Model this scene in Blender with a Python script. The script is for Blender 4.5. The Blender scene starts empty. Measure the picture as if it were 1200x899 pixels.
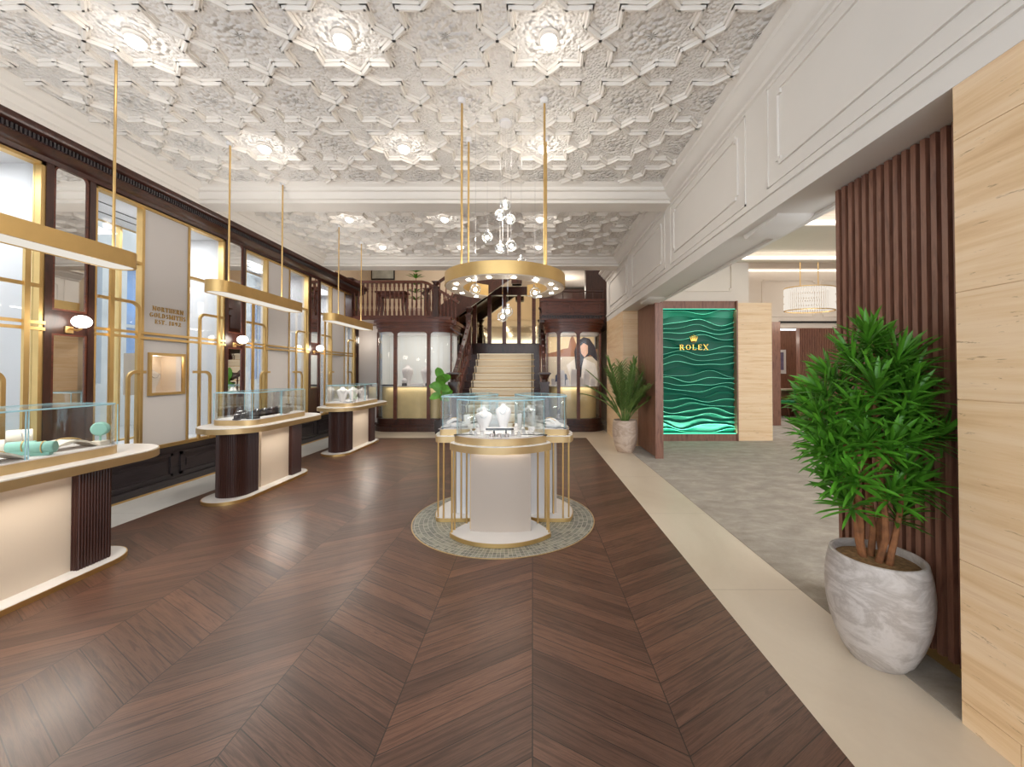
import bpy, bmesh, math, random
from mathutils import Vector, Matrix
random.seed(7)
PI = math.pi
sc = bpy.context.scene
COL = sc.collection
# ------------------------------------------------------------------ camera
FPX, VX, VY, HC, PITCH = 455.0, 624.0, 436.0, 1.27, math.radians(0.8)
PY0 = VY - FPX * math.tan(PITCH)
cd = bpy.data.cameras.new('camera'); cam = bpy.data.objects.new('camera', cd); COL.objects.link(cam)
cam.location = (0, 0, HC); cam.rotation_euler = (PI / 2 + PITCH, 0, 0)
cd.sensor_fit = 'HORIZONTAL'; cd.sensor_width = 36; cd.lens = FPX / 1200 * 36
cd.shift_x = (600 - VX) / 1200; cd.shift_y = -(449.5 - PY0) / 1200
cd.clip_start = 0.05; cd.clip_end = 200
sc.camera = cam

def ray(px, py):
    a, b = (px - VX) / FPX, (PY0 - py) / FPX
    c, s = math.cos(PITCH), math.sin(PITCH)
    return Vector((a, c - b * s, s + b * c))
def hp(px, py, z=0.0):
    d = ray(px, py); t = (z - HC) / d.z
    return Vector((d.x * t, d.y * t, z))
def wp(px, py, Y):
    d = ray(px, py); t = Y / d.y
    return Vector((d.x * t, Y, HC + d.z * t))
def xp(px, py, X):
    d = ray(px, py); t = X / d.x
    return Vector((X, d.y * t, HC + d.z * t))

# ------------------------------------------------------------------ mesh builder
class MB:
    def __init__(s): s.v = []; s.f = []
    def add(s, vs, fs, m=None):
        n = len(s.v)
        s.v += [tuple(m @ Vector(v)) if m is not None else tuple(v) for v in vs]
        s.f += [tuple(i + n for i in f) for f in fs]
        return s
    def box(s, x0, x1, y0, y1, z0, z1, m=None):
        return s.add([(x0,y0,z0),(x1,y0,z0),(x1,y1,z0),(x0,y1,z0),(x0,y0,z1),(x1,y0,z1),(x1,y1,z1),(x0,y1,z1)],
                     [(0,3,2,1),(4,5,6,7),(0,1,5,4),(1,2,6,5),(2,3,7,6),(3,0,4,7)], m)
    def prism(s, poly, z0, z1, m=None):
        n = len(poly)
        vs = [(x, y, z0) for x, y in poly] + [(x, y, z1) for x, y in poly]
        fs = [tuple(range(n))[::-1], tuple(range(n, 2*n))] + [(i, (i+1) % n, n+(i+1) % n, n+i) for i in range(n)]
        return s.add(vs, fs, m)
    def ring(s, o, i, z0, z1, m=None, closed=True):
        n = len(o); vs = []
        for p in (o, i):
            for z in (z0, z1): vs += [(x, y, z) for x, y in p]
        O0, O1, I0, I1 = 0, n, 2*n, 3*n; fs = []
        for k in range(n if closed else n-1):
            j = (k+1) % n
            fs += [(O0+k,O0+j,O1+j,O1+k),(I0+j,I0+k,I1+k,I1+j),(O1+k,O1+j,I1+j,I1+k),(O0+j,O0+k,I0+k,I0+j)]
        if not closed:
            fs += [(O0,O1,I1,I0),(O0+n-1,I0+n-1,I1+n-1,O1+n-1)]
        return s.add(vs, fs, m)
    def lathe(s, prof, n=24, c=(0,0,0), m=None, sx=1, sy=1):
        vs = []; fs = []; k = len(prof)
        for i in range(n):
            a = 2*PI*i/n
            vs += [(c[0]+r*sx*math.cos(a), c[1]+r*sy*math.sin(a), c[2]+z) for r, z in prof]
        for i in range(n):
            j = (i+1) % n
            fs += [(i*k+q, j*k+q, j*k+q+1, i*k+q+1) for q in range(k-1)]
        fs += [tuple(i*k for i in range(n))[::-1], tuple(i*k+k-1 for i in range(n))]
        return s.add(vs, fs, m)
    def tube(s, pts, r, n=8, m=None, cap=True):
        pts = [Vector(p) for p in pts]; rs = r if isinstance(r, (list, tuple)) else [r]*len(pts)
        vs = []; fs = []; up = None
        for i, p in enumerate(pts):
            t = (pts[min(i+1, len(pts)-1)] - pts[max(i-1, 0)]).normalized()
            if up is None: up = Vector((0,0,1)) if abs(t.z) < .9 else Vector((1,0,0))
            a = t.cross(up).normalized(); b = a.cross(t).normalized(); up = b
            vs += [tuple(p + (a*math.cos(2*PI*k/n) + b*math.sin(2*PI*k/n))*rs[i]) for k in range(n)]
        for i in range(len(pts)-1):
            fs += [(i*n+k, i*n+(k+1) % n, (i+1)*n+(k+1) % n, (i+1)*n+k) for k in range(n)]
        if cap: fs += [tuple(range(n))[::-1], tuple((len(pts)-1)*n+k for k in range(n))]
        return s.add(vs, fs, m)
    def bar(s, pts, w, h, wdir, m=None):
        """rectangular section (w along wdir, h across) swept along pts"""
        pts = [Vector(p) for p in pts]; W = Vector(wdir).normalized(); vs = []; fs = []
        for i, p in enumerate(pts):
            ts = []
            if i: ts.append((p-pts[i-1]).normalized())
            if i < len(pts)-1: ts.append((pts[i+1]-p).normalized())
            t = sum(ts, Vector()).normalized(); nn = t.cross(W).normalized()
            k = 1/max(.4, ts[0].dot(t))
            vs += [tuple(p+W*w/2*a+nn*h/2*k*b) for a, b in ((-1,-1),(1,-1),(1,1),(-1,1))]
        for i in range(len(pts)-1):
            fs += [(i*4+k, i*4+(k+1) % 4, i*4+4+(k+1) % 4, i*4+4+k) for k in range(4)]
        fs += [(3,2,1,0), tuple((len(pts)-1)*4+k for k in range(4))]
        return s.add(vs, fs, m)
    def sweep(s, prof, y0, y1, axis='y', m=None, flip=False):
        """closed profile [(a,z)] extruded along axis y (a=x) or x (a=y)"""
        n = len(prof)
        if axis == 'y': vs = [(a,y0,z) for a,z in prof]+[(a,y1,z) for a,z in prof]
        else: vs = [(y0,a,z) for a,z in prof]+[(y1,a,z) for a,z in prof]
        fs = [tuple(range(n)), tuple(range(n,2*n))[::-1]]+[(i,n+i,n+(i+1)%n,(i+1)%n) for i in range(n)]
        return s.add(vs, fs, m)
    def sphere(s, c, r, n=16, k=10, sz=1, m=None):
        prof = [(max(1e-4, r*math.sin(PI*i/k)), -r*sz*math.cos(PI*i/k)) for i in range(k+1)]
        return s.lathe(prof, n, c, m)

OFF = {}
def finish(me, smooth, ang=35):
    bm = bmesh.new(); bm.from_mesh(me)
    bmesh.ops.recalc_face_normals(bm, faces=bm.faces); bm.to_mesh(me); bm.free()
    if smooth:
        me.polygons.foreach_set('use_smooth', [True]*len(me.polygons))
        me.set_sharp_from_angle(angle=math.radians(ang))
def obj(name, mb, m, parent=None, bevel=0, seg=2, smooth=True, kind=None, label=None, recalc=True):
    me = bpy.data.meshes.new(name)
    off = OFF.get(parent.name, Vector()) if parent is not None else Vector()
    vs = [tuple(Vector(v)-off) for v in mb.v] if off.length else mb.v
    me.from_pydata(vs, [], mb.f)
    if recalc: finish(me, smooth)
    elif smooth: me.polygons.foreach_set('use_smooth', [True]*len(me.polygons))
    me.materials.append(m)
    o = bpy.data.objects.new(name, me); COL.objects.link(o)
    if parent is not None:
        o.parent = parent; OFF[o.name] = off
    if bevel:
        b = o.modifiers.new('bevel', 'BEVEL'); b.width = bevel; b.segments = seg; b.limit_method = 'ANGLE'; b.angle_limit = math.radians(40)
    if kind: o['kind'] = kind
    if label: o['label'] = label
    return o
def struct(name, mb, m, parent=None, **k):
    o = obj(name, mb, m, parent, **k)
    if parent is None: o['kind'] = 'structure'
    return o
def thing(name, label, cat, loc=(0,0,0), rotz=0, group=None, kind=None):
    o = bpy.data.objects.new(name, None); COL.objects.link(o); o.empty_display_size = .05
    o.location = loc; o.rotation_euler = (0,0,rotz); OFF[o.name] = Vector(loc)
    if kind: o['kind'] = kind
    else: o['label'] = label; o['category'] = cat
    if group: o['group'] = group
    return o
def tag(o, label, cat, group=None):
    o['label'] = label; o['category'] = cat
    if group: o['group'] = group
    return o
def single(name, mb, m, label, cat, group=None, **k):
    return tag(obj(name, mb, m, **k), label, cat, group)
def setloc(o, loc, rotz=0):
    o.location = loc; o.rotation_euler = (0,0,rotz); return o
KIDS = {}
def dup(root, loc, rotz=0, label=None, scale=None):
    r = root.copy(); COL.objects.link(r); r.location = loc; r.rotation_euler = (0,0,rotz)
    if label: r['label'] = label
    if scale: r.scale = scale
    for ch in list(root.children):
        c = ch.copy(); COL.objects.link(c); c.parent = r
        for g in list(ch.children):
            d = g.copy(); COL.objects.link(d); d.parent = c
    return r

# ------------------------------------------------------------------ 2D outlines
def arc(cx, cy, r, a0, a1, n=10): return [(cx+r*math.cos(a0+(a1-a0)*i/n), cy+r*math.sin(a0+(a1-a0)*i/n)) for i in range(n+1)]
def stadium(xc, y0, y1, r, n=16):
    return arc(xc, y0+r, r, PI, 2*PI, n) + arc(xc, y1-r, r, 0, PI, n)
def rrect(x0, x1, y0, y1, r, n=6):
    return arc(x1-r,y0+r,r,-PI/2,0,n)+arc(x1-r,y1-r,r,0,PI/2,n)+arc(x0+r,y1-r,r,PI/2,PI,n)+arc(x0+r,y0+r,r,PI,1.5*PI,n)
def circ(cx, cy, r, n=48): return [(cx+r*math.cos(2*PI*i/n), cy+r*math.sin(2*PI*i/n)) for i in range(n)]
def chaikin(p, k=2):
    for _ in range(k):
        q = []
        for i in range(len(p)):
            a, b = p[i], p[(i+1) % len(p)]
            q += [(.75*a[0]+.25*b[0], .75*a[1]+.25*b[1]), (.25*a[0]+.75*b[0], .25*a[1]+.75*b[1])]
        p = q
    return p
def offset(p, d):
    """inset of a counter-clockwise outline by d (negative grows it)"""
    n = len(p); out = []
    area = sum(p[i][0]*p[(i+1)%n][1]-p[(i+1)%n][0]*p[i][1] for i in range(n))
    sg = 1 if area > 0 else -1
    for i in range(n):
        a, b, c = Vector(p[i-1]), Vector(p[i]), Vector(p[(i+1)%n])
        e1, e2 = (b-a), (c-b)
        if e1.length < 1e-7: e1 = e2
        if e2.length < 1e-7: e2 = e1
        n1 = Vector((-e1.y, e1.x)).normalized(); n2 = Vector((-e2.y, e2.x)).normalized()
        m = (n1+n2); m = m.normalized() if m.length > 1e-6 else n1
        k = d/max(.35, m.dot(n1))
        out.append((b.x+m.x*k*sg, b.y+m.y*k*sg))
    return out
def rot2(p, a, cx=0, cy=0):
    c, s = math.cos(a), math.sin(a)
    return [(cx+x*c-y*s, cy+x*s+y*c) for x, y in p]

# ------------------------------------------------------------------ materials
def sr(r, g, b):
    f = lambda c: (c/255/12.92) if c/255 <= .04045 else ((c/255+.055)/1.055)**2.4
    return (f(r), f(g), f(b), 1)
class NT:
    def __init__(s, name):
        s.m = bpy.data.materials.new(name); s.m.use_nodes = True; s.t = s.m.node_tree; s.t.nodes.clear()
        s.out = s.t.nodes.new('ShaderNodeOutputMaterial')
    def n(s, typ, props=None, **ins):
        nd = s.t.nodes.new('ShaderNode'+typ)
        for k, v in (props or {}).items(): setattr(nd, k, v)
        for k, v in ins.items():
            k2 = int(k[1:]) if k[0] == '_' and k[1:].isdigit() else k.replace('_', ' ')
            s.set(nd.inputs[k2], v)
        return nd
    def set(s, sock, v):
        if isinstance(v, bpy.types.NodeSocket): s.t.links.new(v, sock)
        elif isinstance(v, bpy.types.Node): s.t.links.new(v.outputs[0], sock)
        else: sock.default_value = v
    def M(s, op, a, b=None, c=None):
        nd = s.t.nodes.new('ShaderNodeMath'); nd.operation = op
        s.set(nd.inputs[0], a)
        if b is not None: s.set(nd.inputs[1], b)
        if c is not None: s.set(nd.inputs[2], c)
        return nd.outputs[0]
    def pos(s): return s.n('NewGeometry').outputs['Position']
    def objc(s): return s.n('TexCoord').outputs['Object']
    def xyz(s, v):
        nd = s.n('SeparateXYZ', _0=v); return nd.outputs
    def comb(s, x, y, z): return s.n('CombineXYZ', _0=x, _1=y, _2=z).outputs[0]
    def scale(s, v, k):
        return s.n('Mapping', Vector=v, Scale=k).outputs[0]
    def noise(s, v, sc=5, det=4, ro=.55, dist=0):
        return s.n('TexNoise', Vector=v, Scale=sc, Detail=det, Roughness=ro, Distortion=dist).outputs[0]
    def ramp(s, f, stops, interp='LINEAR'):
        nd = s.n('ValToRGB', _0=f); cr = nd.color_ramp; cr.interpolation = interp
        while len(cr.elements) < len(stops): cr.elements.new(.5)
        for e, (p, c) in zip(cr.elements, stops): e.position = p; e.color = c
        return nd.outputs[0]
    def mix(s, f, a, b, blend='MIX'):
        nd = s.t.nodes.new('ShaderNodeMix'); nd.data_type = 'RGBA'; nd.blend_type = blend
        s.set(nd.inputs[0], f); s.set(nd.inputs[6], a); s.set(nd.inputs[7], b); return nd.outputs[2]
    def bump(s, h, st=.3, dist=.01): return s.n('Bump', Height=h, Strength=st, Distance=dist).outputs[0]
    def surf(s, sh): s.t.links.new(sh.outputs[0] if isinstance(sh, bpy.types.Node) else sh, s.out.inputs[0]); return s.m
    def pbr(s, col, rough=.5, metal=0, normal=None, **k):
        nd = s.n('BsdfPrincipled', Base_Color=col, Roughness=rough, Metallic=metal)
        if normal is not None: s.set(nd.inputs['Normal'], normal)
        for a, v in k.items(): s.set(nd.inputs[a.replace('_', ' ')], v)
        return s.surf(nd)
def plain(name, c, rough=.5, metal=0, var=.06, vs=6, bump=0, bs=60, **k):
    t = NT(name); v = t.objc()
    nz = t.noise(v, vs, 3)
    c2 = tuple(min(1, x*(1+var)) for x in c[:3])+(1,); c1 = tuple(x*(1-var) for x in c[:3])+(1,)
    col = t.ramp(nz, [(.3, c1), (.7, c2)])
    nm = t.bump(t.noise(v, bs, 3), .4, bump) if bump else None
    return t.pbr(col, rough, metal, nm, **k)
def emit(name, c, st):
    t = NT(name); return t.surf(t.n('Emission', Color=c, Strength=st))
def wood(name, c1, c2, rough=.35, scale=(1,1,1), k=8, coat=.3):
    t = NT(name); v = t.scale(t.objc(), scale)
    nz = t.noise(v, k, 6, .6, .8)
    nm = t.bump(nz, .15, .003)
    return t.pbr(t.ramp(nz, [(.3, c1), (.55, c2), (.75, c1)]), rough, 0, nm, Coat_Weight=coat, Coat_Roughness=.15)
def glassmat(name, tint, refl=.08):
    t = NT(name)
    lw = t.n('LayerWeight', Blend=.18)
    f = t.M('ADD', t.M('MULTIPLY', lw.outputs['Fresnel'], .55), refl*.3)
    return t.surf(t.n('MixShader', _0=f, _1=t.n('BsdfTransparent', Color=tint), _2=t.n('BsdfGlossy', Color=(1,1,1,1), Roughness=.02)))

def floor_wood():
    t = NT('chevron_walnut'); x, y, z = t.xyz(t.pos())[:3]
    w = .52
    tt = t.M('DIVIDE', x, w); k = t.M('FLOOR', tt); fr = t.M('SUBTRACT', tt, k)
    par = t.M('FLOORED_MODULO', k, 2.0)
    s = t.M('ABSOLUTE', t.M('SUBTRACT', par, fr))
    v = t.M('ADD', y, t.M('MULTIPLY', s, .577*w))
    vi = t.M('DIVIDE', v, .1); idx = t.M('FLOOR', vi); pf = t.M('SUBTRACT', vi, idx)
    rnd = t.n('TexWhiteNoise', {'noise_dimensions': '2D'}, Vector=t.comb(k, idx, 0.0)).outputs[0]
    u = t.M('MULTIPLY', s, w*1.155)
    g = t.comb(t.M('MULTIPLY', u, 1.5), t.M('MULTIPLY', v, 26.0), t.M('ADD', t.M('MULTIPLY', rnd, 60.0), t.M('MULTIPLY', k, 7.3)))
    n1 = t.noise(g, 1.7, 7, .66, .9)
    n2 = t.noise(t.scale(g, (1, 4, 1)), 6, 3, .6, .3)
    base = t.ramp(n1, [(.25, sr(52,32,24)), (.42, sr(82,55,43)), (.56, sr(104,73,58)), (.66, sr(72,46,36)), (.8, sr(98,67,52))])
    tone = t.ramp(rnd, [(0, (.74,.71,.69,1)), (.5, (1,1,1,1)), (.85, (1.15,1.13,1.1,1)), (1, (1.4,1.36,1.3,1))])
    col = t.mix(1.0, base, tone, 'MULTIPLY')
    col = t.mix(t.M('MULTIPLY', t.M('LESS_THAN', n2, .42), .3), col, sr(34,17,11))
    e1 = t.M('MINIMUM', pf, t.M('SUBTRACT', 1.0, pf)); e2 = t.M('MINIMUM', fr, t.M('SUBTRACT', 1.0, fr))
    gap = t.M('MAXIMUM', t.M('LESS_THAN', e1, .022), t.M('LESS_THAN', e2, .0045))
    col = t.mix(t.M('MULTIPLY', gap, .8), col, sr(26,14,10))
    h = t.M('ADD', t.M('MULTIPLY', t.M('SUBTRACT', 1.0, gap), 1.0), t.M('MULTIPLY', n2, .25))
    rg = t.M('ADD', .3, t.M('MULTIPLY', n2, .16))
    return t.pbr(col, rg, 0, t.bump(h, .35, .0015), Coat_Weight=.12, Coat_Roughness=.2)
def travertine():
    t = NT('travertine'); p = t.pos()
    v = t.scale(p, (.7, .7, 13)); n = t.noise(v, 1.6, 8, .66, .35); n2 = t.noise(t.scale(p, (2.5,2.5,26)), 3, 5, .7, .4)
    col = t.ramp(n, [(.25, sr(216,174,126)), (.45, sr(236,201,156)), (.6, sr(244,214,176)), (.8, sr(224,184,138))])
    pit = t.M('GREATER_THAN', n2, .655)
    col = t.mix(t.M('MULTIPLY', pit, .6), col, sr(150,110,72))
    return t.pbr(col, .42, 0, t.bump(t.M('SUBTRACT', n, t.M('MULTIPLY', pit, .5)), .3, .004))
def limestone(name, a, b, rough=.3):
    t = NT(name); p = t.pos(); n = t.noise(t.scale(p, (1, .5, 1)), 1.8, 7, .6, .6); n2 = t.noise(p, 40, 3)
    y = t.xyz(p)[1]
    fy = t.M('FRACT', t.M('DIVIDE', t.M('ADD', y, .16), 1.22)); gap = t.M('LESS_THAN', fy, .003)
    col = t.ramp(n, [(.3, a), (.7, b)])
    col = t.mix(t.M('MULTIPLY', n2, .08), col, (.3,.24,.18,1)); col = t.mix(t.M('MULTIPLY', gap, .55), col, sr(120,98,78))
    return t.pbr(col, rough)
def carpet_mat():
    t = NT('mottled_carpet'); p = t.pos()
    n = t.noise(t.scale(p, (1.6, 2.6, 1)), 2.6, 7, .68, .35); n2 = t.noise(p, 160, 2)
    col = t.ramp(n, [(.3, sr(132,119,102)), (.5, sr(152,140,123)), (.7, sr(176,164,147))])
    return t.pbr(col, .95, 0, t.bump(n2, .6, .004), Sheen_Weight=.2)
def ceiling_mat():
    t = NT('ornate_plaster'); x, y, z = t.xyz(t.pos())[:3]
    ax, ay = .63, .57
    fx = t.M('SUBTRACT', t.M('FRACT', t.M('ADD', t.M('DIVIDE', t.M('SUBTRACT', x, .1), ax), .5)), .5)
    fy = t.M('SUBTRACT', t.M('FRACT', t.M('ADD', t.M('DIVIDE', t.M('SUBTRACT', y, 2.34), ay), .5)), .5)
    d = t.M('SQRT', t.M('ADD', t.M('MULTIPLY', fx, fx), t.M('MULTIPLY', fy, fy)))
    a = t.M('ARCTAN2', fy, fx)
    pet = t.M('MULTIPLY', t.M('ADD', t.M('COSINE', t.M('MULTIPLY', a, 8.0)), 1.0), .5)
    rad = t.M('MULTIPLY', t.M('ADD', t.M('SINE', t.M('MULTIPLY', d, 62.0)), 1.0), .5)
    mask = t.n('MapRange', {'interpolation_type': 'SMOOTHSTEP'}, Value=d, _1=.34, _2=.18, _3=0.0, _4=1.0).outputs[0]
    v1 = t.n('TexVoronoi', {'feature': 'SMOOTH_F1'}, Vector=t.pos(), Scale=34.0, Smoothness=.35).outputs[0]
    v2 = t.n('TexVoronoi', {'feature': 'SMOOTH_F1'}, Vector=t.pos(), Scale=48.0, Smoothness=.3).outputs[0]
    fl = t.M('ADD', t.M('MULTIPLY', t.M('SUBTRACT', .5, v1), 1.1), t.M('MULTIPLY', t.M('MULTIPLY', pet, rad), .5))
    h = t.M('ADD', t.M('MULTIPLY', fl, mask), t.M('MULTIPLY', t.M('MULTIPLY', t.M('SUBTRACT', .5, v2), t.M('SUBTRACT', 1.0, mask)), .45))
    return t.pbr(sr(236,232,227), .55, 0, t.bump(h, 1.0, .03))
def mosaic_mat(c):
    t = NT('mosaic'); x, y, z = t.xyz(t.pos())[:3]
    dx, dy = t.M('SUBTRACT', x, c[0]), t.M('SUBTRACT', y, c[1])
    r = t.M('SQRT', t.M('ADD', t.M('MULTIPLY', dx, dx), t.M('MULTIPLY', dy, dy))); a = t.M('ARCTAN2', dy, dx)
    ri = t.M('DIVIDE', r, .036); rf = t.M('FRACT', ri); rk = t.M('FLOOR', ri)
    ai = t.M('MULTIPLY', a, 26.0); af = t.M('FRACT', ai); ak = t.M('FLOOR', ai)
    g = t.M('MAXIMUM', t.M('LESS_THAN', rf, .1), t.M('LESS_THAN', af, .1))
    rnd = t.n('TexWhiteNoise', {'noise_dimensions': '2D'}, Vector=t.comb(rk, ak, 0.0)).outputs[0]
    col = t.ramp(rnd, [(0, sr(92,94,88)), (.5, sr(122,124,114)), (1, sr(150,148,134))])
    col = t.mix(g, col, sr(188,184,172))
    return t.pbr(col, .3)
def marble_pot(name, a, b, k=1.0):
    t = NT(name); v = t.scale(t.objc(), (k,k,1.9*k))
    n = t.noise(v, 3.2, 8, .68, .9)
    col = t.ramp(n, [(.28, a), (.42, b), (.52, a), (.62, b), (.8, a)])
    return t.pbr(col, .5, 0, t.bump(n, .4, .006))
def runner_mat():
    t = NT('stair_runner'); x, y, z = t.xyz(t.pos())[:3]
    n = t.noise(t.pos(), 120, 2)
    fx = t.M('ABSOLUTE', t.M('ADD', x, .72))
    col = t.ramp(fx, [(0, sr(238,226,204)), (.66, sr(238,226,204)), (.69, sr(130,122,108)), (.72, sr(232,220,196))], 'CONSTANT')
    return t.pbr(col, .95, 0, t.bump(n, .5, .003))

GOLD = plain('brushed_gold', sr(218,184,124), .44, 1, .05, 9)
GOLD_FLAT = plain('champagne_metal', sr(206,178,132), .42, .75, .04, 8)
MAHOG = wood('dark_mahogany', sr(38,18,14), sr(70,36,27), .32, (3,3,.7), 6)
MAHOG_RED = wood('red_mahogany', sr(66,31,21), sr(110,58,40), .34, (1,1,6), 5)
EBON = wood('ebonised_wood', sr(34,29,31), sr(54,47,50), .3, (.8,.8,5), 5)
WALNUT = wood('walnut_slat', sr(104,66,52), sr(142,98,78), .42, (5,5,.6), 6, .1)
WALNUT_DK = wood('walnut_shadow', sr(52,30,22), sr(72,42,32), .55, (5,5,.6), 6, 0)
RIB = plain('ribbed_dark_wood', sr(62,34,27), .38, 0, .08, 5)
PLASTER = plain('white_plaster', sr(232,226,218), .6, 0, .015, 3)
CREAMWALL = plain('cream_plaster', sr(228,216,202), .65, 0, .02, 2)
WHITE = plain('white_paint', sr(236,234,234), .5, 0, .01, 3)
PANELW = plain('pale_grey_panel', sr(214,208,204), .5, 0, .01, 3)
CREAM = plain('cream_lacquer', sr(226,210,190), .4, 0, .02, 2)
STONEW = plain('white_quartz', sr(236,232,228), .25, 0, .02, 4)
FLOORW = floor_wood(); TRAV = travertine(); CEIL = ceiling_mat(); CARPET = carpet_mat()
LIME = limestone('limestone', sr(208,192,170), sr(222,208,188)); LIMEC = limestone('pale_limestone', sr(206,204,200), sr(222,221,218), .35)
GLASS = glassmat('clear_glass', (.965,.985,.985,1)); WGLASS = glassmat('window_glass', (.97,.98,.98,1), .05)
GEDGE = plain('glass_edge', sr(176,220,232), .15, 0, .1, 20, Alpha=1.0)
MIRROR = plain('mirror', (.86,.86,.85,1), .02, 1, .005)
VELVET = plain('white_velvet', sr(226,218,216), .8, 0, .03, 20)
LEATHERW = plain('cream_leather', sr(226,216,204), .6, 0, .04, 20)
MINT = plain('mint_leather', sr(140,190,178), .5, 0, .05, 20)
CHAR = plain('charcoal_suede', sr(62,58,60), .7, 0, .1, 20)
SILVER = plain('polished_silver', sr(225,225,228), .15, 1, .03, 30)
YELLOWP = plain('yellow_velvet', sr(232,204,120), .7, 0, .05, 12)
LEAF = plain('dracaena_leaf', sr(82,142,38), .42, 0, .45, 7); LEAF2 = plain('palm_leaf', sr(112,142,72), .45, 0, .35, 9)
LEAF3 = plain('fig_leaf', sr(104,168,62), .35, 0, .3, 8)
BARK = plain('bark', sr(142,92,56), .8, 0, .35, 25, .004, 40); SOIL = plain('coir_soil', sr(140,108,70), .95, 0, .35, 60, .006, 90)
POTM = marble_pot('grey_marble_pot', sr(176,166,158), sr(208,200,194)); POTP = marble_pot('pink_travertine_pot', sr(186,160,140), sr(214,194,176), .8)
RUNNER = runner_mat()
BLACK = plain('black_iron', sr(24,22,22), .4, 0, .1)
GREENC = plain('green_leather', sr(28,128,70), .5, 0, .05)
TANW = plain('tan_wall', sr(206,186,160), .7, 0, .02, 2)
E_WARM = emit('warm_lamp', (1,.86,.66,1), 14); E_SPOT = emit('spot_lens', (1,.93,.82,1), 22); E_GLOBE = emit('opal_globe', (1,.93,.83,1), 5.5)
E_STRIP = emit('led_strip', (1,.9,.76,1), 7); E_COVE = emit('cove_light', (1,.93,.84,1), 1.6); E_CRYS = emit('crystal_glow', (1,.9,.78,1), .45)
def area(loc, sx, sy, w, col=(1,.94,.86), rot=(0,0,0), spread=PI):
    l = bpy.data.lights.new('area_lamp', 'AREA'); l.shape = 'RECTANGLE'; l.size = sx; l.size_y = sy; l.energy = w; l.color = col; l.spread = spread
    o = bpy.data.objects.new('area_lamp', l); COL.objects.link(o); o.location = loc; o.rotation_euler = rot; return o
def point(loc, w, r=.05, col=(1,.9,.76)):
    l = bpy.data.lights.new('point_lamp', 'POINT'); l.energy = w; l.shadow_soft_size = r; l.color = col
    o = bpy.data.objects.new('point_lamp', l); COL.objects.link(o); o.location = loc; return o
def spot(loc, w, ang=100, blend=.7, r=.04, col=(1,.93,.83), rot=(0,0,0)):
    l = bpy.data.lights.new('spot_lamp', 'SPOT'); l.energy = w; l.spot_size = math.radians(ang); l.spot_blend = blend; l.shadow_soft_size = r; l.color = col
    o = bpy.data.objects.new('spot_lamp', l); COL.objects.link(o); o.location = loc; o.rotation_euler = rot; return o
# ================================================================== setting
XL, XR, ZC = -3.99, 1.55, 3.32
ZB = 2.32
struct('floor', MB().box(-3.43, 1.037, -1.5, 7.5, -.05, 0), FLOORW)
struct('floor_border', MB().box(1.037, 1.56, -1.5, 7.5, -.05, .001).box(-3.43, 1.95, 7.5, 9.0, -.05, .001), LIME)
struct('floor_window_strip', MB().box(-4.1, -3.43, -1.5, 9.5, -.05, .001), LIMEC)
struct('floor_carpet', MB().box(1.56, 9.6, 1.0, 13, -.05, .004), CARPET)
MC = (-.247, 3.43)
mo = MB(); mo.prism(circ(MC[0], MC[1], .775, 96), .0005, .003)
mfl = struct('floor_mosaic', mo, mosaic_mat(MC))
mr = MB(); mr.ring(circ(MC[0], MC[1], .783, 96), circ(MC[0], MC[1], .775, 96), .0005, .004)
struct('trim_1', mr, GOLD_FLAT)

# ---- ceiling with strapwork ribs
struct('ceiling', MB().box(-4.0, 1.9, -1.5, 7.15, ZC, ZC+.06), CEIL)
def clip(a, b, bx):
    t0, t1 = 0, 1; dx, dy = b[0]-a[0], b[1]-a[1]
    for p, q in ((-dx, a[0]-bx[0]), (dx, bx[1]-a[0]), (-dy, a[1]-bx[2]), (dy, bx[3]-a[1])):
        if abs(p) < 1e-9:
            if q < 0: return None
        else:
            r = q/p
            if p < 0: t0 = max(t0, r)
            else: t1 = min(t1, r)
    if t0 >= t1: return None
    return (a[0]+dx*t0, a[1]+dy*t0), (a[0]+dx*t1, a[1]+dy*t1)
ribs = MB()
AX, AY = .63, .57
def rib(a, b):
    for w, h0, h1, wt in ((.054, 0, .015, .044), (.028, .015, .033, .012)):
        d = Vector((b[0]-a[0], b[1]-a[1])); L = d.length
        if L < .01: return
        d /= L; n = Vector((-d.y, d.x)); e = w*.42
        A = Vector(a)-d*e; B = Vector(b)+d*e
        vs = []
        for P in (A, B):
            for s_, hh, ww in ((-1, h0, w), (1, h0, w), (1, h1, wt), (-1, h1, wt)):
                q = P+n*ww/2*s_; vs.append((q.x, q.y, ZC-hh))
        ribs.add(vs, [(0,1,5,4),(1,2,6,5),(2,3,7,6),(3,0,4,7),(0,3,2,1),(4,5,6,7)])
def star_field(bx):
    i0, i1 = int((bx[0]-.1)/AX)-2, int((bx[1]-.1)/AX)+2
    j0, j1 = int((bx[2]-2.34)/AY)-2, int((bx[3]-2.34)/AY)+2
    for i in range(i0, i1+1):
        for j in range(j0, j1+1):
            cx, cy = .1+AX*i, 2.34+AY*j; pts = []
            for k in range(16):
                r = .5 if k % 2 == 0 else .5*.7654*.98
                if k % 4 == 2: r = .5*1.0
                a = PI*k/8
                pts.append((cx+r*math.cos(a)*AX, cy+r*math.sin(a)*AY))
            for k in range(16):
                c = clip(pts[k], pts[(k+1) % 16], bx)
                if c: rib(*c)
star_field((-3.56, 1.385, .3, 4.14)); star_field((-3.56, 1.385, 4.71, 6.72))
struct('ceiling_ribs', ribs, PLASTER, smooth=False, recalc=False)
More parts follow.
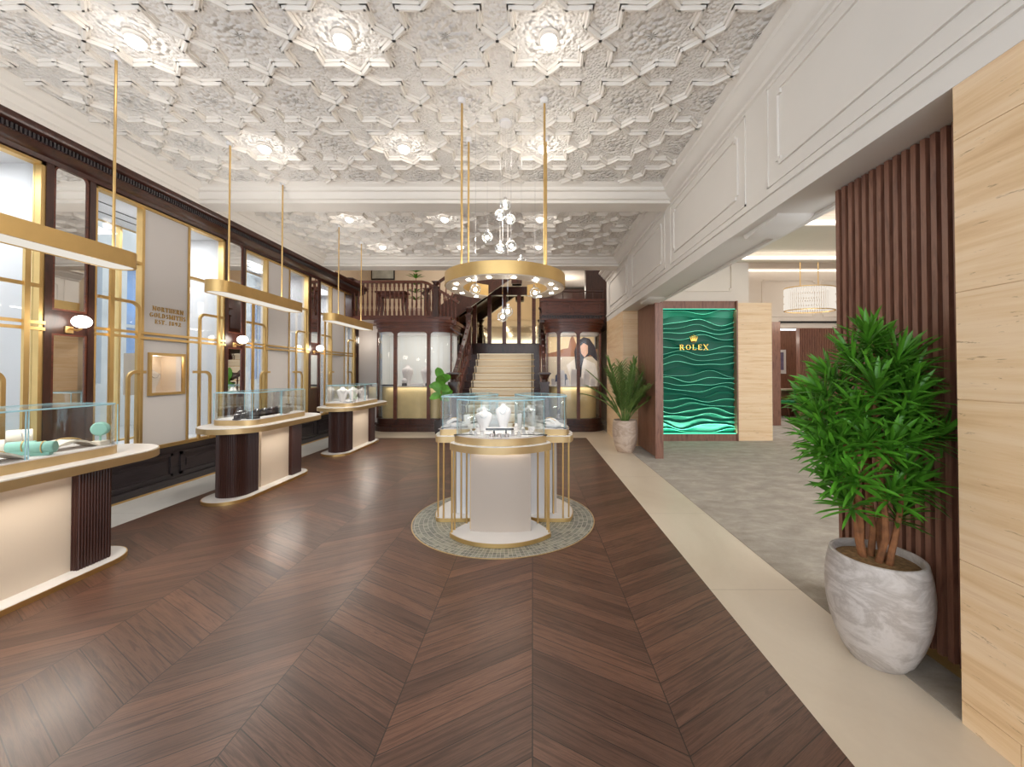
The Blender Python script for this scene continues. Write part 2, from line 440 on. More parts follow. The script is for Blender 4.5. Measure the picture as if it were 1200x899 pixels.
# ---- ceiling beams and cornices
bp = [(4.146,3.34),(4.146,3.318),(4.165,3.30),(4.2,3.287),(4.205,3.255),(4.235,3.245),(4.25,3.22),(4.275,3.19),(4.31,3.186),(4.31,3.155),
      (4.54,3.155),(4.54,3.186),(4.575,3.19),(4.60,3.22),(4.615,3.245),(4.645,3.255),(4.65,3.287),(4.685,3.30),(4.704,3.318),(4.704,3.34)]
struct('trim_2', MB().sweep(bp, -3.9, 1.56, 'x'), PLASTER)
bp2 = [(a+2.584, z) for a, z in bp[:10]] + [(7.18,3.155),(7.18,3.6),(6.73,3.6)]
struct('trim_3', MB().sweep(bp2, -3.9, 1.56, 'x'), PLASTER)
cp = [(1.56,3.34),(1.385,3.34),(1.385,3.315),(1.40,3.30),(1.43,3.292),(1.434,3.265),(1.455,3.255),(1.475,3.225),(1.50,3.20),(1.527,3.192),(1.53,3.165),(1.545,3.16),(1.56,3.15)]
struct('trim_4', MB().sweep(cp, -1.5, 8.1, 'y'), PLASTER)
cl = [(-4.0,3.34),(-3.565,3.34),(-3.565,3.315),(-3.585,3.29),(-3.63,3.27),(-3.64,3.245),(-3.665,3.24),(-3.675,3.215),(-3.69,3.205),(-3.70,3.185),(-3.725,3.175),(-3.73,3.15),(-4.0,3.15)]
struct('trim_5', MB().sweep(cl, -1.5, 7.3, 'y'), PLASTER)

# ---- right wall: travertine pier, white frieze over the opening, far pier
tv = MB()
zs = [0, .085, .59, 1.17, 1.56, 2.12, 2.345]
ysplit = {0: [-1.5, 1.25, 1.42], 1: [-1.5, 1.2, 1.42]}
for i in range(len(zs)-1):
    ys = ysplit.get(i, [-1.5, 1.42])
    for a, b in zip(ys[:-1], ys[1:]):
        tv.box(1.552, 1.93, a+.0012, b-(.0012 if b != 1.42 else 0), zs[i]+.0012, zs[i+1]-.0012)
tv.box(1.556, 1.92, -1.5, 1.418, 0, 2.34)
struct('wall_right', tv, TRAV, smooth=False)
fp = MB()
zz = [0, .5, 1.02, 1.54, 2.06, 2.32]
for i in range(5): fp.box(1.552, 1.95, 6.65, 8.1, zz[i]+.001, zz[i+1]-.001)
fp.box(1.556, 1.94, 6.654, 8.09, 0, 2.31)
struct('wall_right_pier', fp, TRAV, smooth=False)
fz = MB().box(1.55, 1.87, -1.5, 8.1, ZB, 3.4)
fz.box(1.535, 1.56, -1.5, 8.1, ZB+.10, ZB+.125); fz.box(1.543, 1.56, -1.5, 8.1, ZB+.125, ZB+.14)
fz.box(1.87, 1.93, -1.5, 7.2, ZB+.02, ZB+.06); fz.box(1.87, 1.91, -1.5, 7.2, ZB-.02, ZB+.02)
struct('wall_frieze', fz, PLASTER, smooth=False)
def moulding_frame(mb, plane, axis, a0, a1, z0, z1, w=.022, t=.014, notch=.05, sgn=-1):
    """raised picture-frame moulding on a wall plane; notched corners"""
    def bar(u0, v0, u1, v1):
        lo, hi = sorted((plane, plane+sgn*t))
        if axis == 'x': mb.box(lo, hi, min(u0,u1), max(u0,u1), min(v0,v1), max(v0,v1))
        else: mb.box(min(u0,u1), max(u0,u1), lo, hi, min(v0,v1), max(v0,v1))
    n = notch
    bar(a0+n-(w if n else 0)*0, z0, a1-n, z0+w); bar(a0+n, z1-w, a1-n, z1); bar(a0, z0+n, a0+w, z1-n); bar(a1-w, z0+n, a1, z1-n)
    if n:
        for u in (0, 1):
            for v in (0, 1):
                ua, ub = (a0, a0+n) if u == 0 else (a1-n, a1)
                va = z0+n-w if v == 0 else z1-n
                bar(ua, va, ub, va+w)
                vb0, vb1 = (z0, z0+n-w) if v == 0 else (z1-n+w, z1)
                xa = a0+n-w if u == 0 else a1-n
                bar(xa, vb0, xa+w, vb1)
fm = MB()
for a0, a1 in ((-1.2, 2.44), (2.90, 4.24), (4.62, 5.98), (6.38, 7.75)):
    moulding_frame(fm, XR, 'x', a0, a1, 2.57, 3.06, notch=.05)
    moulding_frame(fm, XR, 'x', a0-.10, a1+.10, 2.475, 3.135, .012, .008, 0)
struct('trim_6', fm, PLASTER, smooth=False)
# corbels under the frieze
cb = MB()
for yy in (2.75, 5.6):
    pr = [(yy-.2, ZB), (yy-.17, ZB-.015), (yy-.05, ZB-.025), (yy+.05, ZB-.028), (yy+.17, ZB-.045), (yy+.2, ZB-.035), (yy+.22, ZB)]
    n = len(pr); cb.add([(1.62, a, z) for a, z in pr]+[(1.87, a, z) for a, z in pr],
           [tuple(range(n)), tuple(range(n, 2*n))[::-1]]+[(i, (i+1) % n, n+(i+1) % n, n+i) for i in range(n)])
struct('trim_7', cb, PLASTER)

# slatted walnut screen beside the travertine pier
sl = thing('slatted_screen', 'tall walnut slatted screen behind the big potted plant, against travertine pier', 'screen', (1.80, 1.85, 0))
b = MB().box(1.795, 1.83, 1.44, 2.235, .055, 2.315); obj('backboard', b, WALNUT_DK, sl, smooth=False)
yy = 1.452
while yy < 2.22:
    obj('slat', MB().box(1.752, 1.795, yy, yy+.024, .055, 2.315), WALNUT, sl, smooth=False); yy += .0445
obj('plinth', MB().box(1.768, 1.83, 1.44, 2.235, 0, .055), GOLD, sl, smooth=False)
# walnut jamb at the far side of the opening
jb = MB().box(1.80, 1.92, 5.72, 6.62, .03, 2.318); jb.box(1.80, 1.915, 5.69, 5.72, 0, 2.318)
struct('trim_8', jb, WALNUT, smooth=False)

# ---- left wall: ebonised dado, pilasters, cornice
wl = MB().box(-4.15, XL, -1.5, 8.82, .02, .47)
wl.box(-4.15, XL+.02, -1.5, 8.82, .02, .09); wl.box(-4.15, XL+.018, -1.5, 8.82, .40, .455)
yy = -1.2
while yy < 8.3:
    moulding_frame(wl, XL, 'x', yy, yy+.84, .12, .37, .03, .016, 0, sgn=1)
    wl.box(XL-.01, XL+.008, yy+.08, yy+.76, .2, .29); yy += .934
struct('baseboard_left', wl, EBON, smooth=False)
struct('trim_9', MB().box(-4.0, XL+.022, -1.5, 8.82, 0, .02), GOLD, smooth=False)
BAYS = [(1.61, 3.14), (3.50, 4.99), (5.34, 6.87), (7.235, 8.70)]
PIL = [(1.27, 1.61), (3.14, 3.50), (4.99, 5.34), (6.87, 7.235), (8.70, 8.84)]
wf = MB().box(-4.15, -3.975, -1.5, 8.84, 2.985, 3.05)
wf.box(-4.15, -3.985, -1.5, 1.27, .46, 3.0)
for a, b_ in PIL:
    wf.box(-4.15, -3.975, a, b_, .455, 2.99)
    wf.box(-3.98, -3.955, a, a+.05, .455, 2.99); wf.box(-3.98, -3.955, b_-.05, b_, .455, 2.99)
struct('wall_left', wf, MAHOG, smooth=False)
dk = [(-4.15,3.17),(-3.73,3.17),(-3.735,3.15),(-3.76,3.135),(-3.775,3.11),(-3.80,3.10),(-3.815,3.098),(-3.815,3.045),(-3.84,3.035),(-3.86,3.02),(-3.93,3.01),(-3.95,2.98),(-4.15,2.98)]
struct('trim_10', MB().sweep(dk, -1.5, 8.84, 'y'), MAHOG)
dn = MB(); yy = 1.5
while yy < 8.8:
    dn.box(-3.816, -3.797, yy, yy+.014, 3.052, 3.094); yy += .0255
struct('trim_11', dn, EBON, smooth=False)

# ---- shop windows
def gold_bar(mb, pts, w=.03, d=.022):
    mb.bar(pts, d, w, (1, 0, 0))
def rounded_frame(x, ya, yb, z0, zt, r=.07):
    """flat bar that runs from ya at the top to yb, turns the corner and drops to z0"""
    s = 1 if yb > ya else -1
    pts = [(x, ya, zt), (x, yb-s*r, zt)]
    pts += [(x, yb-s*r+s*r*math.sin(PI/2*k/8), zt-r+r*math.cos(PI/2*k/8)) for k in range(1, 8)]
    pts += [(x, yb, zt-r), (x, yb, z0)]
    return pts
ZW0, ZW1 = .48, 2.97
for i, (y0, y1) in enumerate(BAYS):
    c = (y0+y1)/2; p0, p1 = c-.285, c+.225
    win = thing('window_%d' % (i+1), None, None, (-3.99, c, ZW0), kind='structure')
    fr = MB()
    fr.box(-4.03, -3.962, y0, y0+.022, ZW0, ZW1).box(-4.03, -3.962, y1-.03, y1, ZW0, ZW1)
    fr.box(-4.03, -3.962, y0, y1, ZW1-.024, ZW1).box(-4.03, -3.955, y0, y1, ZW0-.025, ZW0+.012)
    fr.box(-4.03, -3.968, p0-.028, p0, ZW0, ZW1).box(-4.03, -3.968, p1, p1+.018, ZW0, ZW1)
    obj('frame', fr, GOLD, win, smooth=False)
    n0, n1, m0, m1 = c-.20, c+.165, 1.05, 1.445
    if i == 1:
        pn = MB().box(-4.05, -3.985, p0, n0, ZW0, ZW1).box(-4.05, -3.985, n1, p1, ZW0, ZW1)
        pn.box(-4.05, -3.985, n0, n1, ZW0, m0).box(-4.05, -3.985, n0, n1, m1, ZW1)
        obj('panel', pn, PANELW, win, smooth=False)
        nb = MB().box(-4.24, -4.22, n0-.02, n1+.02, m0-.02, m1+.02).box(-4.22, -4.05, n0-.02, n0, m0, m1).box(-4.22, -4.05, n1, n1+.02, m0, m1)
        nb.box(-4.22, -4.05, n0-.02, n1+.02, m0-.02, m0).box(-4.22, -4.05, n0-.02, n1+.02, m1, m1+.02)
        obj('niche', nb, CREAM, win, smooth=False)
        nf = MB(); w = .028
        nf.box(-3.99, -3.962, n0-w, n1+w, m1, m1+w).box(-3.99, -3.962, n0-w, n1+w, m0-w, m0).box(-3.99, -3.962, n0-w, n0, m0, m1).box(-3.99, -3.962, n1, n1+w, m0, m1)
        obj('niche_frame', nf, GOLD, win, smooth=False)
    else: obj('panel', MB().box(-4.05, -3.985, p0, p1, ZW0, ZW1), PANELW, win, smooth=False)
    rl = MB().box(-3.965, -3.945, y0, y1, 1.655, 1.68).box(-3.965, -3.945, y0, y1, 1.605, 1.63)
    obj('rail', rl, GOLD, win, smooth=False)
    for a, b_ in ((y0+.022, p0-.028), (p1+.018, y1-.03)):
        obj('pane', MB().box(-4.018, -4.012, a, b_, ZW0+.012, ZW1-.024), WGLASS, win, smooth=False)
        obj('transom', MB().box(-4.03, -3.97, a, b_, 2.36, 2.385), GOLD, win, smooth=False)
    # vitrine behind the panes
    vt = MB().box(-4.80, -4.032, y0-.06, y1+.06, 2.965, 3.03).box(-4.80, -4.032, y0-.06, y1+.06, .42, .47)
    vt.box(-4.80, -4.032, y0-.06, y0+.008, .45, 3.0).box(-4.80, -4.032, y1-.012, y1+.06, .45, 3.0)
    obj('vitrine_lining', vt, WHITE, win, smooth=False)
    for q in range(5):
        obj('ceiling_slot', MB().box(-4.3-.09*q, -4.29-.09*q, y0+.05+(q % 2)*.5, y0+.45+(q % 2)*.5, 2.958, 2.966), BLACK, win, smooth=False)
    of = MB().box(-4.84, -4.79, y0-.1, y1+.1, .455, .49).box(-4.84, -4.79, y0-.1, y1+.1, 2.96, 3.0)
    for q in (0, .34, .66, 1): of.box(-4.84, -4.79, y0-.1+q*(y1-y0+.16), y0-.075+q*(y1-y0+.16), .455, 3.0)
    obj('street_frame', of, GOLD, win, smooth=False)
    obj('street_pane', MB().box(-4.812, -4.806, y0-.1, y1+.1, .5, 2.92), WGLASS, win, smooth=False)
    area((-4.43, c, 2.94), .4, .9, 8.5, (.95, .975, 1))
    if i == 1: point((-4.12, c, 1.42), .3, .02)
    # standing gold display frames inside the lights
    side = ['near', 'far']
    where = ['furthest left window', 'window just left of the lettered panel’s bay', 'x', 'y']
    bay = ['window nearest the left edge', 'window with gold lettering', 'window behind the middle counter', 'window nearest the balcony'][i]
    for s_, (e0, e1) in enumerate(((y0+.022, p0-.028), (y1-.03, p1+.018))):
        sg = 1 if s_ == 0 else -1
        x = -3.935
        t_ = thing('hoop_rack', 'gold rounded hoop rack in the %s half of the %s' % (('left', 'right')[s_], bay), 'display rack', (x, (e0+e1)/2, ZW0-.02), group='gold hoop racks in the shop windows')
        u = MB(); u.bar([(x, e0+sg*.10, ZW0+.002), (x, e0+sg*.10, 2.34)], .022, .035, (1, 0, 0)); obj('upright', u, GOLD, t_, smooth=False)
        u = MB(); u.bar(rounded_frame(x-.012, e0, e0+sg*.36, ZW0+.002, 1.96), .022, .028, (1, 0, 0)); obj('tall_hoop', u, GOLD, t_)
        u = MB(); u.bar(rounded_frame(x+.016, e1, e0+sg*.24, ZW0+.002, 1.27), .022, .028, (1, 0, 0)); obj('low_hoop', u, GOLD, t_)

# ---- lettering helper: serif capitals drawn as strokes in a 1 x 1 box
def letter(ch):
    """[(x0,y0,x1,y1,width)] strokes and (cx,cy,rx,ry,a0,a1,w0) arcs, plus serifs"""
    T, n = .17, .07
    S, A, F = [], [], []
    def v(x, a=0, b=1, w=T): S.append((x, a, x, b, w))
    def h(y, a, b, w=n): S.append((a, y, b, y, w))
    def sf(x, y, r=.14): S.append((x-r, y, x+r, y, n))
    if ch == 'N': v(.14, w=n); v(.86, w=n); S.append((.14, 1, .86, 0, T)); sf(.12, 1); sf(.14, 0); sf(.86, 1)
    elif ch == 'O': A.append((.5, .5, .42, .46, 0, 360))
    elif ch == 'R': v(.22); A.append((.45, .74, .32, .23, -90, 90)); h(.97, .2, .47); h(.51, .2, .47); S.append((.45, .5, .86, 0, T)); sf(.22, 0); sf(.18, .97, .1); sf(.88, .03, .08)
    elif ch == 'T': v(.5); h(.97, .08, .92); S.append((.08, 1, .08, .78, n)); S.append((.92, 1, .92, .78, n)); sf(.5, 0)
    elif ch == 'H': v(.2); v(.8); h(.5, .2, .8); [sf(x, y) for x in (.2, .8) for y in (0, 1)]
    elif ch == 'E': v(.24); h(.97, .2, .82); h(.51, .2, .65); h(.03, .2, .86); S.append((.82, 1, .82, .8, n)); S.append((.86, 0, .86, .2, n)); S.append((.66, .4, .66, .62, n)); sf(.2, .97, .1); sf(.2, .03, .1)
    elif ch == 'G': A.append((.5, .5, .42, .46, 45, 345)); S.append((.84, .08, .84, .42, T*.8)); sf(.8, .42, .14)
    elif ch == 'L': v(.26); h(.03, .2, .84); S.append((.84, 0, .84, .22, n)); sf(.26, 1); sf(.22, .03, .1)
    elif ch == 'D': v(.22); A.append((.42, .5, .44, .47, -90, 90)); h(.97, .14, .45); h(.03, .14, .45)
    elif ch == 'S': A.append((.5, .74, .30, .23, 20, 270)); A.append((.5, .26, .33, .24, -160, 90))
    elif ch == 'M': v(.1, w=n); v(.9); S.append((.1, 1, .5, .1, T)); S.append((.5, .1, .9, 1, n)); sf(.1, 0); sf(.9, 0); sf(.06, 1, .1); sf(.94, 1, .1)
    elif ch == 'I': v(.5); sf(.5, 0); sf(.5, 1)
    elif ch == 'X': S.append((.16, 1, .84, 0, T)); S.append((.84, 1, .16, 0, n)); [sf(x, y, .15) for x in (.17, .83) for y in (0, 1)]
    elif ch == '1': v(.5); sf(.5, 0, .2); S.append((.5, 1, .3, .84, n))
    elif ch == '8': A.append((.5, .75, .27, .22, 0, 360)); A.append((.5, .26, .33, .24, 0, 360))
    elif ch == '9': A.append((.5, .68, .33, .29, 0, 360)); A.append((.35, .68, .48, .66, -75, 0))
    elif ch == '2': A.append((.48, .70, .32, .28, -20, 165)); S.append((.76, .58, .18, .04, T*.8)); h(.04, .16, .84, T*.8); S.append((.84, .0, .84, .2, n))
    elif ch == '.': S.append((.4, .06, .56, .06, .14))
    return S, A
def lettering(lines, hgt, ratio, gap, fn, depth):
    """centred lines of capitals; fn(u, v, d) maps text plane coordinates to the world"""
    mb = MB()
    def quad(pts):
        vs = [fn(u, v, 0) for u, v in pts]+[fn(u, v, depth) for u, v in pts]; n = len(pts)
        mb.add(vs, [tuple(range(n)), tuple(range(n, 2*n))[::-1]]+[(i, n+i, n+(i+1) % n, (i+1) % n) for i in range(n)])
    wd = lambda ch: {'I': .55, '.': .45, ' ': .5, '1': .6, 'M': 1.2, 'O': 1.08, 'N': 1.08, 'L': .9, 'E': .9, 'S': .8}.get(ch, 1.0)
    for li, (txt, h) in enumerate(lines):
        tw = sum(wd(c) for c in txt)*h*ratio + gap*h*(len(txt)-1)
        u0 = -tw/2; v0 = -sum(l[1]*1.45 for l in lines[:li])-h
        for ch in txt:
            w = wd(ch)*h*ratio; S, A = letter(ch)
            mp = lambda x, y: (u0+x*w, v0+y*h)
            for x0, y0, x1, y1, t in S:
                a, b = Vector(mp(x0, y0)), Vector(mp(x1, y1)); d = (b-a); L = d.length or 1e-6; d /= L
                q = Vector((-d.y, d.x))*t*h*.5
                quad([a-q, b-q, b+q, a+q])
            for cx_, cy_, rx, ry, a0, a1 in A:
                K = 20
                for k in range(K):
                    f0, f1 = [math.radians(a0+(a1-a0)*(k+e)/K) for e in (0, 1)]
                    P = []
                    for f, s_ in ((f0, 0), (f1, 0), (f1, 1), (f0, 1)):
                        t = .05+.13*abs(math.cos(f))
                        rr = (rx-t*s_/ratio*.9, ry-(.05+.03*abs(math.cos(f)))*s_)
                        P.append(mp(cx_+rr[0]*math.cos(f), cy_+rr[1]*math.sin(f)))
                    quad(P)
            u0 += w+gap*h
    return mb
c2 = sum(BAYS[1])/2
wl_ = thing('wall_lettering', 'small gold capitals NORTHERN GOLDSMITHS EST. 1892 on the pale window panel', 'sign', (-3.98, c2, 1.8))
for zt_, tx_, h_ in ((1.965, 'NORTHERN', .048), (1.895, 'GOLDSMITHS', .048), (1.825, 'EST. 1892', .044)):
    obj('raised_lettering', lettering([(tx_, h_)], .06, .80, .14, lambda u, v, d: (-3.985+.008-d*1.0, c2-.005+u, zt_+v), .008), GOLD, wl_, smooth=False)

# ---- stairwell shell behind the back beam
bw = MB().box(-5.2, 1.9, 11.9, 12.0, 0, 6.2).box(-5.2, -5.1, 8.8, 12, 0, 6.2).box(1.9, 2.0, 8.1, 12, 0, 6.2)
struct('wall_back', bw, TANW, smooth=False)
struct('ceiling_stairwell', MB().box(-5.2, 2.0, 7.18, 12, 5.2, 5.3).box(-5.2, 2.0, 7.15, 7.2, 3.4, 5.3), CREAMWALL, smooth=False)
struct('floor_stairwell', MB().box(-5.2, 1.9, 9.0, 12, -.05, .001), LIMEC, smooth=False)
pw = MB().box(-4.4, -3.70, 9.36, 9.42, .06, 2.38).box(-4.4, -4.3, 8.84, 9.4, .06, 2.4); struct('wall_back_left', pw, PANELW, smooth=False)
point((-3.95, 8.95, 2.0), 2.5, .1)  # added lamp with no fitting, lifts the dim pale panel
struct('baseboard_back', MB().box(-4.4, -3.70, 9.345, 9.42, 0, .06), MAHOG, smooth=False)

# ---- room beyond the opening
r2 = MB().box(1.9, 4.0, 7.27, 7.4, 0, 4.2).box(4.0, 4.06, 7.27, 7.5, 0, 4.2)
moulding_frame(r2, 7.27, 'y', 2.2, 3.75, 2.78, 3.9, .03, .02, .06)
struct('wall_panelled', r2, CREAMWALL, smooth=False)
tp = MB(); zz = [0, .36, .72, 1.08, 1.44, 1.80, 2.16, 2.55]
for i in range(7): tp.box(3.77, 4.42, 7.16, 7.9, zz[i]+.001, zz[i+1]-.001)
tp.box(3.775, 4.415, 7.165, 7.9, 0, 2.54); struct('wall_pillar', tp, TRAV, smooth=False)
struct('trim_12', MB().box(2.25, 3.77, 7.16, 7.27, 2.44, 2.58).box(2.25, 3.77, 7.14, 7.27, 0, .13).box(3.75, 3.775, 7.12, 7.27, 0, 2.58), WALNUT, smooth=False)
fw = MB().box(4.0, 9.6, 10.4, 10.6, 2.45, 4.3)
moulding_frame(fw, 10.4, 'y', 6.15, 7.6, 2.75, 3.75, .03, .02, .08); moulding_frame(fw, 10.4, 'y', 7.75, 9.3, 2.75, 3.75, .03, .02, .08)
fw.box(9.6, 9.7, 1.0, 13, 0, 4.3); fw.box(4.0, 9.6, 10.3, 10.6, 3.98, 4.05)
struct('wall_far', fw, CREAMWALL, smooth=False)
struct('trim_13', MB().box(6.6, 9.6, 10.36, 10.42, 2.58, 2.63), BLACK, smooth=False)
struct('wall_far_timber', MB().box(4.0, 9.6, 12.4, 12.5, 0, 2.6).box(5.68, 5.88, 9.2, 9.5, 0, 2.46), WALNUT, smooth=False)
ts = MB().box(7.0, 9.6, 10.2, 10.3, 0, 2.42)
for k in range(40): ts.box(7.0+.045*k, 7.026+.045*k, 10.17, 10.2, .02, 2.42)
struct('wall_timber_slats', ts, WALNUT, smooth=False)
rc = MB().box(1.87, 9.7, 1.0, 7.4, 3.42, 3.5).box(4.0, 9.7, 7.4, 13, 4.2, 4.3)
rc.box(1.93, 9.6, 7.0, 7.15, 3.3, 4.25).box(4.0, 9.6, 8.3, 8.55, 4.05, 4.25).box(4.0, 9.6, 8.55, 8.62, 4.0, 4.1)
for k in range(4): rc.box(4.0, 9.6, 8.26-.03*k, 8.3, 4.06+.035*k, 4.08+.035*k)
rc.box(1.9, 9.6, 5.3, 5.6, 3.28, 3.45).box(1.9, 9.6, 4.0, 4.1, 3.3, 3.45)
struct('ceiling_far_room', rc, CREAMWALL, smooth=False)
struct('trim_14', MB().box(4.05, 9.5, 10.28, 10.3, 3.95, 3.99).box(4.05, 9.5, 8.22, 8.25, 4.02, 4.05).box(1.95, 9.5, 5.24, 5.28, 3.30, 3.33).box(1.95, 9.5, 6.95, 6.99, 3.32, 3.35), E_COVE, smooth=False)
for x, y, w in ((3.0, 3.2, 9), (3.2, 5.4, 3), (6.0, 5.0, 10), (5.6, 8.0, 8), (7.4, 9.4, 8)):
    area((x, y, 3.25 if y < 7.1 else 3.9), 1.2, .8, w*.55, (1, .92, .84))
point((6.2, 11.3, 2.2), 7, .1)
# ================================================================== lamps
def ceiling_lamp(x, y, label, w=.55):
    t = thing('ceiling_light', label, 'ceiling light', (x, y, ZC), group='dome lights in the star bosses of the ceiling')
    obj('rose', MB().lathe([(.001, 0), (.062, 0), (.064, -.008), (.052, -.016), (.05, -.03), (.001, -.03)][::-1], 28, (x, y, ZC)), PLASTER, t)
    obj('dome', MB().lathe([(.05*math.sin(PI/2*k/8)+1e-4, -.03-.045*math.cos(PI/2*k/8)) for k in range(9)]+[(.001, -.03)], 24, (x, y, ZC)), E_LAMPD, t)
    point((x, y, ZC-.12), w, .045, (1, .95, .88))
    return t
E_LAMPD = emit('dome_lamp', (1, .93, .84, 1), 3.2)
NM = {0: ['right', 'middle', 'left']}
rows = [(2.34, 'nearest row'), (3.48, 'row just before the cross beam'), (5.10, 'row just past the cross beam'), (6.24, 'last row by the stairs')]
for j, (y, rn) in enumerate(rows):
    for i, cn in enumerate(('right', 'middle', 'left')):
        ceiling_lamp(.1-1.26*i, y, 'round dome ceiling light, %s one of the %s' % (cn, rn))

E_BAR = emit('bar_diffuser', (1, .93, .82, 1), .42)
UPB, UPR = 3.6, 2.4
def bar_pendant(y0, y1, rods, label):
    x, zt, zb = -2.70, 2.05, 1.95
    t = thing('bar_pendant', label, 'pendant light', (x, (y0+y1)/2, zb), group='gold bar pendants above the window counters')
    o = stadium(x, y0, y1, .10); i = offset(o, .012)
    b = MB().ring(o, i, zb, zt).prism(i, zb+.02, zt-.002); obj('bar', b, GOLD, t)
    obj('diffuser', MB().prism(offset(o, .014), zb+.004, zb+.016), E_BAR, t)
    area((x, (y0+y1)/2, zb-.01), .14, (y1-y0)*.9, 5, (1, .93, .84)); area((x, (y0+y1)/2, zt+.01), .12, (y1-y0)*.9, UPB, (1, .95, .89), (PI, 0, 0))  # second lamp is an added uplight that brightens the ceiling
    for ry in rods:
        r = MB().tube([(x, ry, zt-.003), (x, ry, ZC-.02)], .0075, 10); o_ = obj('rod', r, GOLD, t)
        obj('ceiling_cup', MB().lathe([(.001, -.03), (.026, -.03), (.03, -.005), (.03, .0), (.001, 0)], 20, (x, ry, ZC)), WHITE, o_)
    return t
bar_pendant(1.28, 2.60, (1.76, 2.49), 'long gold bar pendant at the left edge, over the nearest counter')
bar_pendant(3.24, 4.45, (3.44, 4.17), 'gold bar pendant on two rods over the middle counter')
bar_pendant(5.10, 6.40, (5.39, 6.10), 'gold bar pendant farthest away, over the counter by the balcony')

# ring pendant, open towards the stairs
RC = (-.22, 3.16)
t = thing('ring_pendant', 'large gold open ring pendant hanging on four rods over the round display island', 'pendant light', (RC[0], RC[1], 1.95))
a0, a1 = PI/2+math.radians(31), PI/2+2*PI-math.radians(31)
def band(r): return arc(RC[0], RC[1], r, a0, a1, 90)
rb = MB().ring(band(.485), band(.335), 1.952, 2.045, closed=False)
obj('ring_band', rb, GOLD, t)
obj('ring_soffit', MB().ring(band(.478), band(.342), 1.946, 1.953, closed=False), CREAM, t)
for k in range(12):
    a = a0+(a1-a0)*(k+.5)/12
    x, y = RC[0]+.41*math.cos(a), RC[1]+.41*math.sin(a)
    obj('lamp_lens', MB().lathe([(.001, 0), (.0155, 0), (.0155, .005), (.001, .005)], 16, (x, y, 1.942)), E_SPOT, t)
    if k % 2 == 0: spot((x, y, 1.92), 3, 85, .6, .03)
for dx, dy in ((-.31, -.27), (.31, -.27), (-.34, .22), (.34, .22)):
    x, y = RC[0]+dx, RC[1]+dy
    o_ = obj('rod', MB().tube([(x, y, 2.04), (x, y, ZC-.02)], .0085, 10), GOLD, t)
    obj('ceiling_cup', MB().lathe([(.001, -.035), (.026, -.035), (.032, -.006), (.032, 0), (.001, 0)], 20, (x, y, ZC)), WHITE, o_)

for k in range(4): area((RC[0]+.41*math.cos(k*PI/2+PI/4), RC[1]+.41*math.sin(k*PI/2+PI/4), 2.06), .1, .1, UPR/4, (1, .95, .89), (PI, 0, 0))  # uplights added above the ring for a brighter ceiling
# cluster of glass globes inside the ring
t = thing('globe_cluster', 'cluster of clear glass globe lights on fine wires inside the gold ring pendant', 'pendant light', (RC[0], RC[1], ZC))
obj('canopy', MB().lathe([(.001, -.02), (.05, -.02), (.055, -.01), (.055, 0), (.001, 0)], 40, (RC[0], RC[1], ZC)), WHITE, t)
GGL = glassmat('globe_glass', (.93, .95, .96, 1), .5)
for px, py, dy in ((592,240,0),(586,252,-.06),(598,257,.05),(571,278,-.04),(586,291,.05),(599,288,-.05),(611,308,.06),(557,339,-.12),(627,343,-.1),(589,371,.02),(595,365,.1)):
    p = wp(px, py, RC[1]+dy); r = .044
    wob = obj('globe', MB().sphere(p, r, 18, 12), GGL, t)
    obj('bulb', MB().sphere(p+Vector((0,0,-.004)), .013, 10, 8), emit_b if 'emit_b' in globals() else globals().setdefault('emit_b', emit('globe_bulb', (1,.92,.8,1), 60)), wob)
    obj('globe_cap', MB().lathe([(.001, .0), (.013, 0), (.013, .02), (.001, .02)], 12, p+Vector((0,0,r-.004))), SILVER, wob)
    obj('wire', MB().tube([p+Vector((0,0,r+.01)), (p.x, p.y, ZC-.018)], .0013, 5), SILVER, wob)
point((RC[0], RC[1], 2.45), 5, .2)

